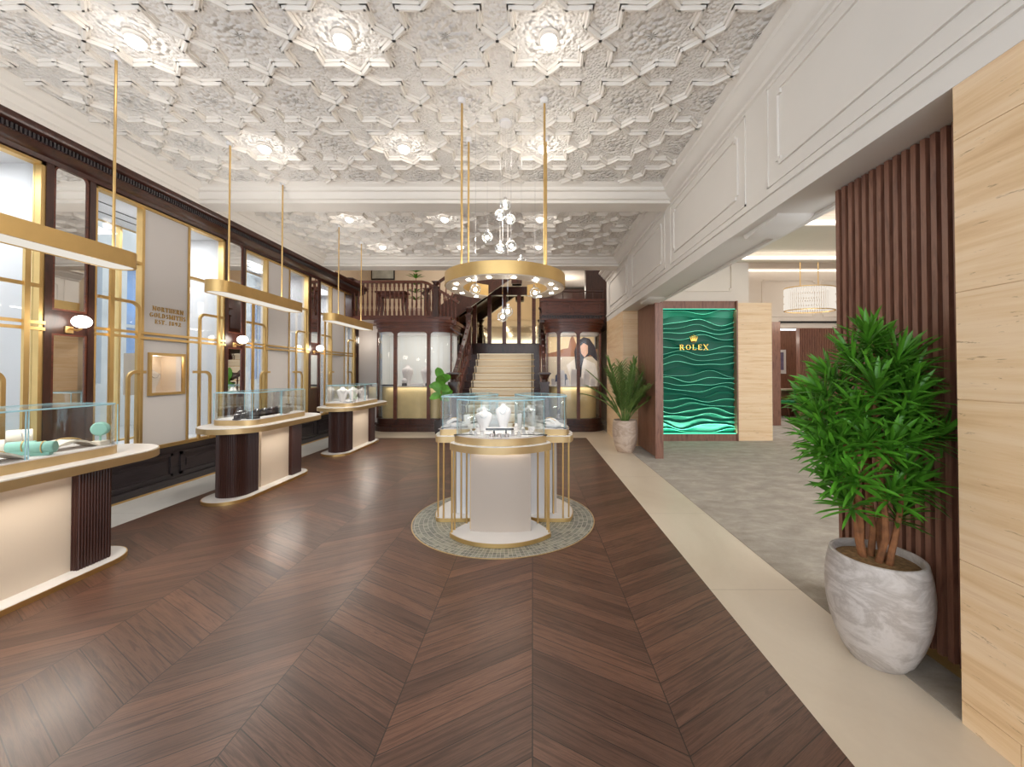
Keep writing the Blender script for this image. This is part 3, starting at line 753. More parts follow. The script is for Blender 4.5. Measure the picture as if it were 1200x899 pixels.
# wall sconces and mirrors on the pilasters
for i, (a, b_) in enumerate(PIL[:4]):
    c = (a+b_)/2; wn = ['pilaster at the left edge', 'first full pilaster, left of the lettered bay', 'second full pilaster, behind the middle counter', 'third pilaster, nearest the balcony'][i]
    for z0, z1, rt, nm in ((1.80, 2.985, .05, 'tall upper'), (.98, 1.575, .0, 'small lower')):
        t = thing('pilaster_mirror', '%s mirror on the %s' % (nm, wn), 'mirror', (-3.97, c, z0), group='mirrors on the dark pilasters')
        w = .112
        pts = [(c-w, z0), (c+w, z0)]
        if rt: pts += [(c+w-rt+rt*math.cos(q*PI/12), z1-rt+rt*math.sin(q*PI/12)) for q in range(7)]+[(c-w+rt-rt*math.sin(q*PI/12), z1-rt+rt*math.cos(q*PI/12)) for q in range(7)]
        else: pts += [(c+w, z1), (c-w, z1)]
        def slabx(mb, P, x0, x1):
            n = len(P); mb.add([(x0, y, z) for y, z in P]+[(x1, y, z) for y, z in P], [tuple(range(n))[::-1], tuple(range(n, 2*n))]+[(k, (k+1) % n, n+(k+1) % n, n+k) for k in range(n)]); return mb
        obj('glass', slabx(MB(), pts, -3.974, -3.968), MIRROR, t, smooth=False)
        n = len(pts); o_ = offset(pts, -.014); bd = MB()
        vs = [(x, y, z) for x in (-3.975, -3.960) for P in (pts, o_) for y, z in P]
        fs = []
        for k in range(n):
            j = (k+1) % n
            fs += [(k, j, 2*n+j, 2*n+k), (n+j, n+k, 3*n+k, 3*n+j), (2*n+k, 2*n+j, 3*n+j, 3*n+k)]
        bd.add(vs, fs); obj('bead', bd, MAHOG_RED, t, smooth=False)
    t = thing('wall_sconce', 'round white globe sconce on the %s' % wn, 'wall light', (-3.96, c, 1.70), group='globe sconces on the pilasters')
    obj('backplate', MB().box(-3.976, -3.962, c-.03, c+.03, 1.60, 1.66), GOLD, t, bevel=.004)
    obj('arm', MB().tube([(-3.957, c, 1.64), (-3.90, c, 1.625), (-3.865, c, 1.635), (-3.86, c, 1.655)], .008, 10), GOLD, t)
    obj('globe_shade', MB().sphere((-3.86, c, 1.70), .062, 24, 16, .85), E_GLOBE, t)
    point((-3.78, c, 1.70), 1.0, .06)
# ================================================================== display counters
ZS0, ZS1, ZP, ZG = .672, .728, .785, 1.062
def ribbed(poly, step=.017, amp=.007):
    """resample an outline and corrugate it"""
    P = [Vector(p) for p in poly]; L = [0]
    for a, b in zip(P, P[1:]+P[:1]): L.append(L[-1]+(b-a).length)
    n = int(L[-1]/step)*4; out = []; k = 0
    for i in range(n):
        d = L[-1]*i/n
        while L[k+1] < d: k += 1
        f = (d-L[k])/max(1e-9, L[k+1]-L[k]); out.append(tuple(P[k].lerp(P[(k+1) % len(P)], f)))
    q = offset(out, amp)
    return [out[i] if i % 4 in (0, 1) else q[i] for i in range(n)]
def glass_case(t, outer, z0, z1, joints, name='glass_case'):
    inn = offset(outer, .006)
    g = obj(name, MB().ring(outer, inn, z0, z1-.008), GLASS, t)
    obj('glass_lid', MB().prism(outer, z1-.008, z1), GLASS, g)
    o2 = offset(outer, -.0015); i2 = offset(outer, .004)
    obj('lid_edge', MB().ring(o2, i2, z1-.009, z1+.0005), GEDGE, g, label='pale blue polished glass edge')
    for x, y in joints:
        obj('joint', MB().box(x-.0022, x+.0022, y-.0022, y+.0022, z0, z1-.009), GEDGE, g, smooth=False)
    return g
def counter(xc, y0, y1, label):
    b1 = y1-.17
    t = thing('display_counter', label, 'display counter', (xc, (y0+y1)/2, 0), group='oblong glass display counters along the window wall')
    base = stadium(xc, y0, b1, .225); 
    obj('base_plate', MB().prism(offset(base, .006), .0, .032), STONEW, t)
    obj('base_trim', MB().ring(base, offset(base, .007), .0, .030), GOLD, t)
    n0, n1, f0, f1 = y0+.13, y0+.42, b1-.36, b1-.13
    near = arc(xc, n0+.15, .15, PI, 2*PI, 20)+[(xc+.15, n1), (xc-.15, n1)]
    obj('pedestal', MB().prism(ribbed(near), .03, ZS0), RIB, t, smooth=False, label='ribbed dark wood pedestal, rounded')
    far = [(xc-.15, f0), (xc+.15, f0)]+arc(xc, f1-.0, .15, 0, PI, 16)[1:-1] if False else [(xc-.15, f0), (xc+.15, f0), (xc+.15, f1-.04), (xc+.11, f1), (xc-.11, f1), (xc-.15, f1-.04)]
    obj('pedestal', MB().prism(ribbed(far), .03, ZS0), RIB, t, smooth=False, label='ribbed dark wood pedestal, square')
    obj('centre_panel', MB().box(xc-.085, xc+.085, n1-.03, f0+.02, .03, ZS0).box(xc-.07, xc+.105, n1+.10, f0+.005, .03, ZS0), CREAM, t, smooth=False)
    slab = stadium(xc, y0, y1, .345)
    obj('top_slab', MB().prism(offset(slab, .006), ZS0+.004, ZS1), STONEW, t)
    obj('top_trim', MB().ring(slab, offset(slab, .007), ZS0, ZS1-.006), GOLD_FLAT, t)
    pl = rrect(xc-.245, xc+.215, y0+.24, y1-.30, .12)
    obj('plinth', MB().prism(pl, ZS1, ZP-.006), GOLD_FLAT, t)
    obj('display_deck', MB().prism(offset(pl, .008), ZP-.006, ZP), VELVET, t)
    gp_ = rrect(xc-.225, xc+.195, y0+.265, y1-.325, .07)
    ym = (y0+y1)/2-.05
    glass_case(t, gp_, ZP, ZG, [(xc+.193, ym), (xc+.193, ym+.012), (xc-.223, ym), (xc+.18, y0+.275), (xc+.18, y1-.335), (xc-.21, y0+.275)])
    obj('led_strip', MB().box(xc+.10, xc+.112, y0+.35, b1-.3, ZS0-.008, ZS0), E_STRIP, t, smooth=False)
    area((xc+.26, (n1+f0)/2, ZS0-.012), .03, .6, 1.6, (1, .92, .82), (0, -.5, 0))
    area((xc-.015, (y0+y1)/2-.03, ZG-.012), .3, (y1-y0)*.5, .8, (1, .94, .86))
    return t
counter(-2.98, 1.42, 2.96, 'glass-topped oblong counter with cream side and gold edging, nearest, cut by the left edge')
counter(-3.03, 3.68, 5.20, 'glass-topped oblong counter with two ribbed dark pedestals, middle one by the windows')
counter(-3.03, 5.82, 7.46, 'glass-topped oblong counter farthest along the windows, holding white necklace busts')

# ------------------------------------------------------------------ round island: three petal units
PANELI = plain('warm_grey_lacquer', sr(190, 177, 165), .4, 0, .02, 2)
def petal():
    a = math.asin(.40/.486)
    pts = arc(0, -.142, .486, -PI/2-a, -PI/2+a, 18)
    pts = [pts[0]]+pts[1:-1]+[pts[-1]]+[(.335, -.30), (.27, -.19), (.20, -.135), (-.20, -.135), (-.27, -.19), (-.335, -.30)]
    return chaikin(pts, 2)
def island_unit(ang, label):
    t = thing('island_counter', label, 'display counter', (MC[0], MC[1], .004), group='three petal-shaped glass counters of the round island')
    P = rot2(petal(), ang, MC[0], MC[1]); z = .004
    R = lambda x, y: rot2([(x, y)], ang, MC[0], MC[1])[0]
    obj('base_plate', MB().prism(offset(P, .006), z, z+.032), STONEW, t); obj('base_trim', MB().ring(P, offset(P, .007), z, z+.030), GOLD, t)
    face = [(-.235, -.395)]+[(x, -.425+.03*(x/.235)**2) for x in [-.235+.47*k/12 for k in range(13)]][1:-1]+[(.235, -.395), (.235, -.36), (-.235, -.36)]
    obj('front_panel', MB().prism(rot2(face, ang, *MC), z+.03, ZS0), PANELI, t)
    obj('core', MB().prism(rot2([(-.215, -.36), (.215, -.36), (.16, -.16), (-.16, -.16)], ang, *MC), z+.03, ZS0), WHITE, t, smooth=False)
    obj('core_edge', MB().prism(rot2([(-.245, -.362), (-.238, -.362), (-.238, -.35), (-.245, -.35)], ang, *MC), z+.03, ZS0), GOLD, t, smooth=False)
    for x, y in ((-.385, -.43), (-.374, -.378), (.385, -.43), (.374, -.378), (-.30, -.245), (.30, -.245)):
        px, py = R(x*.97, y*.99); obj('post', MB().tube([(px, py, z+.03), (px, py, ZS0+.002)], .0075, 10), GOLD, t)
    obj('top_slab', MB().prism(offset(P, .004), ZS0+.004, ZS1), STONEW, t); obj('top_trim', MB().ring(offset(P, -.002), offset(P, .005), ZS0, ZS1-.006), GOLD_FLAT, t)
    pl = offset(P, .035)
    obj('plinth', MB().prism(pl, ZS1, ZP-.006), GOLD_FLAT, t); obj('display_deck', MB().prism(offset(pl, .008), ZP-.006, ZP), VELVET, t)
    G = offset(P, .055); n = len(G)
    loc = [rot2([(x-MC[0], y-MC[1])], -ang)[0] for x, y in G]
    ids = [min(range(n), key=lambda i: (loc[i][0]-a)**2+(loc[i][1]-b)**2) for a, b in ((-.36, -.40), (.36, -.40), (.2, -.16), (-.2, -.16))]
    glass_case(t, G, ZP, ZG, [G[i] for i in ids])
    ls = rot2([(-.22, -.435), (-.1, -.455), (0, -.46), (.1, -.455), (.22, -.435), (.22, -.428), (0, -.45), (-.22, -.428)], ang, *MC)
    obj('led_strip', MB().prism(ls, ZS0-.006, ZS0+.002), E_STRIP, t, smooth=False)
    c = R(0, -.36); area((c[0], c[1], ZG-.012), .35, .2, .22, (1, .95, .9))
    return t
island_unit(0, 'front petal of the round island with gold posts, facing the camera')
island_unit(-2*PI/3, 'left rear petal of the round island with gold posts')
island_unit(2*PI/3, 'right rear petal of the round island with gold posts')
# ================================================================== goods inside the cases
def bust_mb(h, w=1.0):
    """necklace bust: foot, chest, sloping shoulders, neck"""
    prof = [(0,.20,.16),(.06,.20,.15),(.20,.22,.15),(.45,.33,.19),(.66,.42,.21),(.76,.42,.20),(.83,.34,.18),(.88,.19,.15),(.93,.135,.125),(1.0,.125,.115)]
    m = MB(); n = 24; vs = []; fs = []
    for z, a, b in prof:
        for k in range(n):
            an = 2*PI*k/n
            vs.append((a*h*w*math.cos(an), b*h*math.sin(an)+.05*h*(.7-z)*0, z*h))
    K = len(prof)
    for i in range(K-1):
        for k in range(n): fs.append((i*n+k, i*n+(k+1) % n, (i+1)*n+(k+1) % n, (i+1)*n+k))
    fs += [tuple(range(n))[::-1], tuple((K-1)*n+k for k in range(n))]
    return m.add(vs, fs)
def bust(loc, h, label, rot=0, mat=VELVET, w=1.0, group=None):
    t = thing('necklace_bust', label, 'necklace bust', (0,0,0), group=group)
    obj('torso', bust_mb(h, w), mat, t)
    pts = []
    for k in range(17):
        a = PI*(k/16); x = .19*h*w*math.cos(a); z = .84*h-.22*h*math.sin(a)**1.0
        y = -(.135+.075*min(1, (.88*h-z)/(.2*h)))*h*1.0
        f = max(0, 1-(x/(.42*h*w))**2); pts.append((x, -(.215*h*math.sqrt(f))-.002 if z < .8*h else -.17*h*math.sqrt(f), z))
    obj('necklace', MB().tube(pts, .0022, 6), SILVER, t)
    return setloc(t, loc, rot)
def holder(loc, h, label, rot=0, mat=VELVET, group=None):
    t = thing('ring_holder', label, 'ring stand', (0,0,0), group=group)
    obj('stand', MB().lathe([(.001,0),(.42*h,0),(.42*h,.10*h),(.30*h,.16*h),(.26*h,.6*h),(.16*h,.92*h),(.08*h,1.0*h),(.001,1.0*h)], 18), mat, t)
    tr = MB(); tr.tube([(.245*h*math.cos(2*PI*k/16), .245*h*math.sin(2*PI*k/16), .64*h+.03*h*math.cos(2*PI*k/16)) for k in range(17)], .004, 6); obj('ring', tr, SILVER, t)
    return setloc(t, loc, rot)
def roll(loc, w, r, label, rot=0, mat=LEATHERW, stand=.02, group=None):
    t = thing('bracelet_roll', label, 'bracelet stand', (0,0,0), group=group)
    m = MB(); n = 20
    m.add([(x, r*math.cos(2*PI*k/n), stand+r+r*math.sin(2*PI*k/n)) for x in (-w/2, w/2) for k in range(n)], [tuple(range(n)), tuple(range(n, 2*n))[::-1]]+[(k, n+k, n+(k+1) % n, (k+1) % n) for k in range(n)])
    obj('roll', m, mat, t, bevel=.004)
    obj('foot', MB().box(-w*.35, w*.35, -r*.6, r*.6, 0, stand+r*.25), mat, t, bevel=.002)
    b = MB(); b.tube([(.08*w, (r+.002)*math.cos(2*PI*k/20), stand+r+(r+.002)*math.sin(2*PI*k/20)) for k in range(21)], .0026, 6); obj('bracelet', b, SILVER if mat is not MINT else GOLD, t)
    return setloc(t, loc, rot)
def ramp(loc, L, w, label, rot=0, mat=LEATHERW, group=None):
    t = thing('curved_display_ramp', label, 'jewellery stand', (0,0,0), group=group)
    pr = [(-L/2+L*k/14, .055*math.sin(PI*(.12+.88*k/14))**.9+.004) for k in range(15)]
    n = len(pr); m = MB(); m.add([(x, -w/2, z) for x, z in pr]+[(x, w/2, z) for x, z in pr]+[(x, -w/2, max(0, z-.012)) for x, z in pr]+[(x, w/2, max(0, z-.012)) for x, z in pr],
        [(k, k+1, n+k+1, n+k) for k in range(n-1)]+[(2*n+k, 3*n+k, 3*n+k+1, 2*n+k+1) for k in range(n-1)]+[(k, 2*n+k, 2*n+k+1, k+1) for k in range(n-1)]+[(n+k, n+k+1, 3*n+k+1, 3*n+k) for k in range(n-1)]+[(0, n, 3*n, 2*n), (n-1, 3*n-1, 4*n-1, 2*n-1)])
    obj('pad', m, mat, t)
    nk = MB(); nk.tube([(-.3*L+.6*L*k/16, .3*w*math.sin(PI*k/8)*.5, .06*math.sin(PI*(.12+.88*(.2+.6*k/16)))**.9+.008) for k in range(17)], .003, 6); obj('necklace', nk, GOLD, t)
    return setloc(t, loc, rot)
def boxed(loc, sx, sy, h, label, rot=0, mat=VELVET, tilt=0, name='jewellery_box', cat='jewellery box', pad=None, group=None):
    t = thing(name, label, cat, (0,0,0), group=group)
    obj('box_body', MB().box(-sx/2, sx/2, -sy/2, sy/2, 0, h), mat, t, bevel=min(.004, h*.2))
    if pad: obj('cushion', MB().box(-sx*.4, sx*.4, -sy*.4, sy*.4, h*.9, h*1.15), pad, t, bevel=.003)
    else:
        lid = MB(); m = Matrix.Translation((0, sy/2, h)) @ Matrix.Rotation(math.radians(-18), 4, 'X')
        lid.box(-sx/2, sx/2, -.008, .0, 0, sy*.8, m); obj('open_lid', lid, mat, t, smooth=False)
        obj('ring', MB().tube([(.012*math.cos(2*PI*k/14), -.1*sy, h+.010+.012*math.sin(2*PI*k/14)) for k in range(15)], .0025, 6), SILVER, t)
    return setloc(t, loc, rot)
def earring_stand(loc, w, h, label, rot=0, mat=VELVET, group=None):
    t = thing('earring_stand', label, 'earring stand', (0,0,0), group=group)
    obj('base', MB().box(-w*.6, w*.6, -.02, .025, 0, .008), mat, t, bevel=.002)
    m = Matrix.Rotation(math.radians(-14), 4, 'X'); obj('card', MB().box(-w/2, w/2, -.004, .004, .006, h, m), mat, t, bevel=.002)
    for s in (-1, 1): obj('earring', MB().sphere((s*w*.25, -.008-.0, h*.7), .0045, 10, 8), SILVER, t)
    return setloc(t, loc, rot)
def tray(loc, sx, sy, label, rot=0, rim=VELVET, fill=CHAR, h=.02, n=6, cat='tray', group=None):
    t = thing('jewellery_tray', label, cat, (0,0,0), group=group)
    obj('tray_body', MB().box(-sx/2, sx/2, -sy/2, sy/2, 0, h*.4), fill, t, smooth=False)
    obj('rim', MB().ring([(-sx/2,-sy/2),(sx/2,-sy/2),(sx/2,sy/2),(-sx/2,sy/2)], [(-sx/2+.008,-sy/2+.008),(sx/2-.008,-sy/2+.008),(sx/2-.008,sy/2-.008),(-sx/2+.008,sy/2-.008)], 0, h), rim, t, smooth=False)
    for k in range(n):
        x = -sx*.4+sx*.8*k/(n-1)
        for y in (-sy*.2, sy*.2):
            obj('slot_cushion', MB().tube([(x-.009, y, h*.7), (x+.009, y, h*.7)], .009, 10), rim, t)
    return setloc(t, loc, rot)

# --- front petal
Z = ZP
G1 = 'white jewellery stands in the front island case'
bust(hp(567, 505.5, Z), .18, 'shorter white necklace bust, left of the pair in the front island case', .1, w=.9)
bust(hp(590, 504.5, Z), .225, 'taller white necklace bust, right of the pair in the front island case', -.1, w=.68)
boxed(hp(579, 503, Z)+Vector((0,.02,0)), .09, .05, .10, 'white block riser standing between the two necklace busts', mat=VELVET, name='block_riser', cat='display block', pad=VELVET)
t = thing('pillar_stand', 'slim white square pillar standing right of the taller bust in the island case', 'display pillar', hp(609, 504, Z)); p = hp(609, 504, Z)
obj('column', MB().box(p.x-.018, p.x+.018, p.y-.018, p.y+.018, Z, Z+.135), VELVET, t, bevel=.003); obj('ring', MB().tube([(p.x+.013*math.cos(2*PI*k/14), p.y, Z+.149+.013*math.sin(2*PI*k/14)) for k in range(15)], .003, 6), SILVER, t)
# low bridge with dark edge
t = thing('low_bridge_stand', 'low white bridge stand with dark edging at the centre of the front case', 'jewellery stand', hp(586, 512, Z)); p = hp(586, 511, Z)
obj('deck', MB().box(p.x-.105, p.x+.105, p.y-.03, p.y+.03, Z+.052, Z+.062), VELVET, t, smooth=False)
obj('edging', MB().box(p.x-.105, p.x+.105, p.y-.034, p.y-.030, Z+.048, Z+.064), CHAR, t, smooth=False)
for s in (-.045, .045): obj('support', MB().box(p.x+s-.004, p.x+s+.004, p.y-.03, p.y+.03, Z, Z+.052), CHAR, t, smooth=False)
for k, (px, py, h, w) in enumerate(((552,509,.04,'farthest left of the row'),(557,511,.045,'second from the left'),(560,506,.062,'tall one behind the left row'),(565,510,.05,'just left of the low bridge stand'),(601,510,.05,'just right of the low bridge stand'),(605,506.5,.07,'tall one behind the right row'),(608,511,.045,'second right of the low bridge'),(613,509,.06,'third right of the low bridge'))):
    holder(hp(px, py, Z), h, 'small white ring stand in the front island case, '+w, group=G1)
boxed(hp(622, 508, Z), .05, .04, .018, 'flat white ring box at the right end of the front island case', -.3)
for k, px in enumerate((576, 585, 594)):
    boxed(hp(px, 514.5, Z), .034, .028, .014, 'tiny white ring box %s the low bridge stand' % ('at the left foot of', 'centred below', 'at the right foot of')[k], 0, group=G1)
# --- left and right petals
def inpetal(ang, x, y): q = rot2([(x, y)], ang, *MC)[0]; return Vector((q[0], q[1], Z))
A1, A2 = -2*PI/3, 2*PI/3
bust(inpetal(A1, -.08, -.30), .17, 'white necklace bust in the left rear island case', -.4, w=.9)
ramp(inpetal(A1, .12, -.45), .16, .09, 'low white curved ramp in the left rear island case', .4, VELVET)
tray(inpetal(A1, .20, -.34), .12, .08, 'grey ring tray in the left rear island case', .6, fill=CHAR)
holder(inpetal(A1, -.16, -.46), .06, 'white ring stand near the glass of the left rear island case')
earring_stand(inpetal(A1, .02, -.40), .05, .09, 'white earring card on a foot in the left rear island case', .3)
ramp(inpetal(A2, -.10, -.42), .17, .10, 'white curved ramp in the right rear island case', -.5, VELVET)
bust(inpetal(A2, .10, -.30), .17, 'white necklace bust in the right rear island case', .5, w=.9)
tray(inpetal(A2, -.22, -.36), .12, .08, 'grey ring tray in the right rear island case', -.5, fill=CHAR)
holder(inpetal(A2, .20, -.44), .06, 'white ring stand near the glass of the right rear island case')
earring_stand(inpetal(A2, -.02, -.28), .05, .09, 'white earring card on a foot in the right rear island case', -.4)

# --- nearest counter
V3 = lambda x, y: Vector((x, y, Z))
cp = lambda px, X: Vector((X, X*FPX/(px-VX), Z))
ramp(V3(-2.89, 2.06), .24, .14, 'large cream curved necklace ramp at the left edge of the nearest counter', 1.5)
ramp(V3(-2.93, 2.46), .22, .14, 'cream curved necklace ramp in the middle of the nearest counter', 1.45)
roll(V3(-3.12, 2.24), .10, .035, 'lower of two cream bracelet rolls in the nearest counter', .9)
roll(V3(-3.11, 2.36), .10, .038, 'taller cream bracelet roll on a post in the nearest counter', .9, stand=.06)
roll(V3(-2.98, 2.27), .11, .030, 'back mint-green bracelet roll in the nearest counter', .6, MINT)
roll(V3(-2.86, 2.27), .11, .034, 'front mint-green bracelet roll with gold band in the nearest counter', .5, MINT, .012)
p = V3(-2.87, 2.585); t = thing('watch_cushion', 'round mint-green cushion on a post at the far end of the nearest counter', 'jewellery stand', p)
obj('foot', MB().box(p.x-.035, p.x+.035, p.y-.03, p.y+.03, Z, Z+.03), LEATHERW, t, bevel=.004)
obj('post', MB().tube([p+Vector((0,0,.03)), p+Vector((0,0,.065))], .006, 8), MINT, t)
m = MB(); m.lathe([(.001,-.02),(.036,-.02),(.045,-.012),(.045,.012),(.036,.02),(.001,.02)], 24, (0,0,0), Matrix.Translation(p+Vector((0,0,.108))) @ Matrix.Rotation(.5, 4, 'Z') @ Matrix.Rotation(PI/2, 4, 'X')); obj('cushion', m, MINT, t)
boxed(V3(-3.10, 2.56), .05, .07, .02, 'low cream pad behind the round mint cushion', .2, LEATHERW, pad=LEATHERW, name='display_pad', cat='display pad')
boxed(V3(-3.10, 2.05), .07, .09, .018, 'low cream pad at the left edge of the nearest counter', .2, LEATHERW, pad=LEATHERW, name='display_pad', cat='display pad')
# --- middle counter
tray(V3(-3.04, 4.50), .16, .60, 'long dark watch tray in the middle counter', 0, CHAR, CHAR, .05, 3)
for k, (px, X, h) in enumerate(((278, -3.00, .085), (281, -3.10, .11), (287, -3.0, .09))):
    holder(cp(px, X), h, 'dark suede ring cone, %s in the middle counter' % ('nearest of three', 'middle of three', 'farthest of three')[k], mat=CHAR, group='dark suede cones in the middle counter')
boxed(V3(-2.90, 4.04), .10, .07, .02, 'low charcoal pad at the near end of the middle counter', .1, CHAR, pad=CHAR, name='display_pad', cat='display pad')
for k, y in enumerate((4.30, 4.42, 4.54, 4.66)):
    roll(Vector((-3.04, y, Z+.022)), .07, .02, 'steel watch on a dark roll, %s from the near end of the long dark tray' % ('first', 'second', 'third', 'fourth')[k], 0, CHAR, .012, group='watches on the long dark tray')
boxed(V3(-3.05, 4.83), .06, .05, .05, 'small charcoal box at the far end of the middle counter', 0, CHAR)
boxed(V3(-2.875, 4.55), .02, .10, .02, 'small dark name block at the front glass of the middle counter', 0, CHAR, name='display_block', cat='display block', pad=CHAR)
# --- farthest counter
for k, (y, h) in enumerate(((6.30, .24), (6.68, .23), (7.04, .20))):
    bust(V3(-3.08, y), h, 'white necklace bust, %s of three in the farthest counter' % ('nearest', 'middle', 'farthest')[k], .75, group='white busts in the farthest counter', w=.9)
for k, (x, y) in enumerate(((-2.93, 6.38), (-2.95, 6.55), (-2.92, 6.75), (-2.95, 6.93))):
    holder(V3(x, y), .07, 'small white ring stand, %s in the farthest counter' % ('nearest of four', 'second of four', 'third of four', 'last of four')[k], group='ring stands in the farthest counter')
tray(V3(-2.95, 6.22), .12, .09, 'flat white tray at the near end of the farthest counter', 0, VELVET, VELVET, .014, 3)
boxed(V3(-3.18, 6.86), .08, .06, .05, 'white ring box behind the stands in the farthest counter', 0)
# --- busts in the window niches
for i, (a, b_) in enumerate(BAYS):
    c = (a+b_)/2
    if i == 1: bust((-4.12, c-.06, 1.05), .25, 'pale necklace bust in the gold-framed niche %s' % {1: 'below the gold lettering', 2: 'behind the middle counter'}[i], PI/2, LEATHERW)
# ================================================================== bow-fronted cabinets under the balcony
LINING = plain('pale_grey_lining', sr(206,206,203), .6, 0, .02, 2)
def cabinet(x0, x1, yf, yb, zt, mull, shelf_z, label, lining):
    t = thing('bow_fronted_cabinet', label, 'display cabinet', ((x0+x1)/2, (yf+yb)/2, 0), group='curved mahogany display cabinets beside the stairs')
    r = .38
    out = arc(x1-r, yf+r, r, -PI/2, 0, 12)+[(x1, yb), (x0, yb)]+arc(x0+r, yf+r, r, PI, 1.5*PI, 12)
    o2 = offset(out, -.05)
    base = MB().prism(offset(out, -.06), 0, .09).prism(offset(out, -.035), .09, .15).prism(offset(out, -.01), .15, .27); obj('base', base, MAHOG, t)
    fas = MB().prism(offset(out, -.01), zt, zt+.09).prism(offset(out, -.03), zt+.09, zt+.15).prism(offset(out, -.05), zt+.15, zt+.2).prism(offset(out, -.085), zt+.2, zt+.27)
    obj('fascia', fas, MAHOG_RED, t)
    n = 13
    front = out[len(out)-n:]+out[:n]             # the glazed run, left curve to right curve
    inn = offset(out, .008); fi = inn[len(out)-n:]+inn[:n]
    obj('curved_glass', MB().ring(front, fi, .27, zt, closed=False), WGLASS, t)
    lo, li = offset(out, .12), offset(out, .13)
    obj('back_lining', MB().box(x0+.03, x1-.03, yb-.06, yb-.02, .27, zt), lining, t, smooth=False)
    obj('shelf', MB().prism(offset(out, .03), shelf_z-.012, shelf_z), STONEW, t)
    dr = offset(out, .10)
    obj('drum', MB().prism(dr, .27, shelf_z-.012), YELLOWP if False else plain('straw_satin_%d' % int(x0*10+99), sr(226, 202, 150), .45, .1), t)
    obj('ceiling_panel', MB().prism(offset(out, .02), zt-.02, zt), WHITE, t)
    mu = [front[0], front[-1]]
    for x in mull+[x0+.03, x1-.03]:
        yy_ = yf if x0+r < x < x1-r else min((p for p in front), key=lambda p: abs(p[0]-x))[1]
        hw = .035 if x in mull else .014
        m = MB().box(x-hw, x+hw, yy_-.025, yy_+.03, .26, zt+.01)
        # rounded spandrels at the head of each light
        for s in (-1, 1) if x in mull else ():
            sp = [(x+s*hw, zt)]+[(x+s*(hw+.08-.08*math.cos(q*PI/12)), zt-.08+.08*math.sin(q*PI/12)) for q in range(7)]
            k = len(sp); m.add([(a, yy_-.015, z) for a, z in sp]+[(a, yy_+.02, z) for a, z in sp], [tuple(range(k)), tuple(range(k, 2*k))[::-1]]+[(q, k+q, k+(q+1) % k, (q+1) % k) for q in range(k)])
        obj('mullion', m, MAHOG_RED, t, smooth=False)
    area(((x0+x1)/2, yf+.14, zt-.06), (x1-x0)*.7, .2, 5.5, (1, .95, .88), (.55, 0, 0))
    area(((x0+x1)/2, yf+.05, shelf_z-.02), (x1-x0)*.7, .05, .6, (1, .93, .82))
    if x0 < -2: obj('side_lining', MB().box(x0+.03, x0+.06, yf+.42, yb-.03, .27, zt), lining, t, smooth=False)
    return t
LC = cabinet(-3.43, -1.76, 8.30, 9.25, 2.13, [-2.93, -2.22], .965, 'curved mahogany glass cabinet left of the stairs, with two white busts', LINING)
RCB = cabinet(.29, 1.52, 8.30, 9.25, 2.13, [.56, .98], .965, 'curved mahogany glass cabinet right of the stairs, with a large poster', LINING)
zc = .965
bust((-2.77, 8.62, zc), .46, 'white necklace bust, left of the two in the curved cabinet left of the stairs', 0, w=.62)
bust((-2.36, 8.62, zc), .44, 'white necklace bust, right of the two in the curved cabinet left of the stairs', 0, w=.62)
for k, (x, w) in enumerate(((-2.79, 'left'), (-2.28, 'right'))):
    t = thing('egg_stand', 'small white egg-shaped holder on a dark foot, %s in the cabinet left of the stairs' % w, 'ring stand', (x, 8.46, zc))
    obj('foot', MB().lathe([(.001,0),(.055,0),(.05,.06),(.001,.07)], 16, (x, 8.46, zc)), CHAR, t); obj('egg', MB().sphere((x, 8.46, zc+.11), .055, 16, 10, 1.2), VELVET, t)
boxed((-2.52, 8.47, zc), .26, .12, .05, 'wide white jewellery pad between the busts left of the stairs', 0, VELVET, pad=VELVET, name='jewellery_pad', cat='display pad')
for x, w in ((-3.15, 'far left'), (-1.98, 'far right')):
    tray((x, 8.48, zc), .28, .16, 'dark jewellery tray at the %s of the cabinet left of the stairs' % w, 0, CHAR, CHAR, .03, 4)
# poster and white boxes on the right
def flat(pts, y, d=.004):
    m = MB(); n = len(pts); m.add([(x, y, z) for x, z in pts]+[(x, y+d, z) for x, z in pts], [tuple(range(n)), tuple(range(n, 2*n))[::-1]]+[(k, n+k, n+(k+1) % n, (k+1) % n) for k in range(n)]); return m
yp = 9.13
def pp(px, py): v = wp(px, py, yp); return (v.x, v.z)
t = thing('poster', 'large poster of a dark-haired person in white by the sea, in the right cabinet', 'poster', (.85, yp, 1.0))
obj('board', MB().box(.33, 1.46, yp+.012, yp+.03, .98, 2.10), plain('poster_paper', sr(224,196,152), .6, 0, .06, 2), t, smooth=False)
def art(name, pts, c): obj(name, flat([pp(*p) for p in pts], yp+.006-.0005*art.k), plain('ink_%d' % art.k, c, .6, 0, .08, 6), t, smooth=False); art.k += 1
art.k = 0
art('printed_ground', [(634,416),(700,416),(700,453),(634,453)], sr(206,190,168))
art('printed_town', [(634,416),(652,412),(660,409),(666,408),(668,398),(671,392),(674,400),(678,409),(690,411),(700,409),(700,418),(634,418)], sr(150,98,66))
art('printed_robe', [(664,428),(674,420),(686,421),(697,426),(701,440),(700,453),(668,453),(668,442)], sr(226,216,206))
art('printed_hair', [(675,436),(673,412),(677,400),(684,395),(691,397),(697,406),(700,416),(700,424),(692,416),(684,420),(682,430),(681,442),(677,444)], sr(40,33,44))
art('printed_face', [(680,406),(684,402),(689,405),(689,414),(685,419),(681,414)], sr(214,166,138))
art('printed_arc', [(650,453),(651,440),(657,435),(664,439),(667,453)], sr(44,52,84))
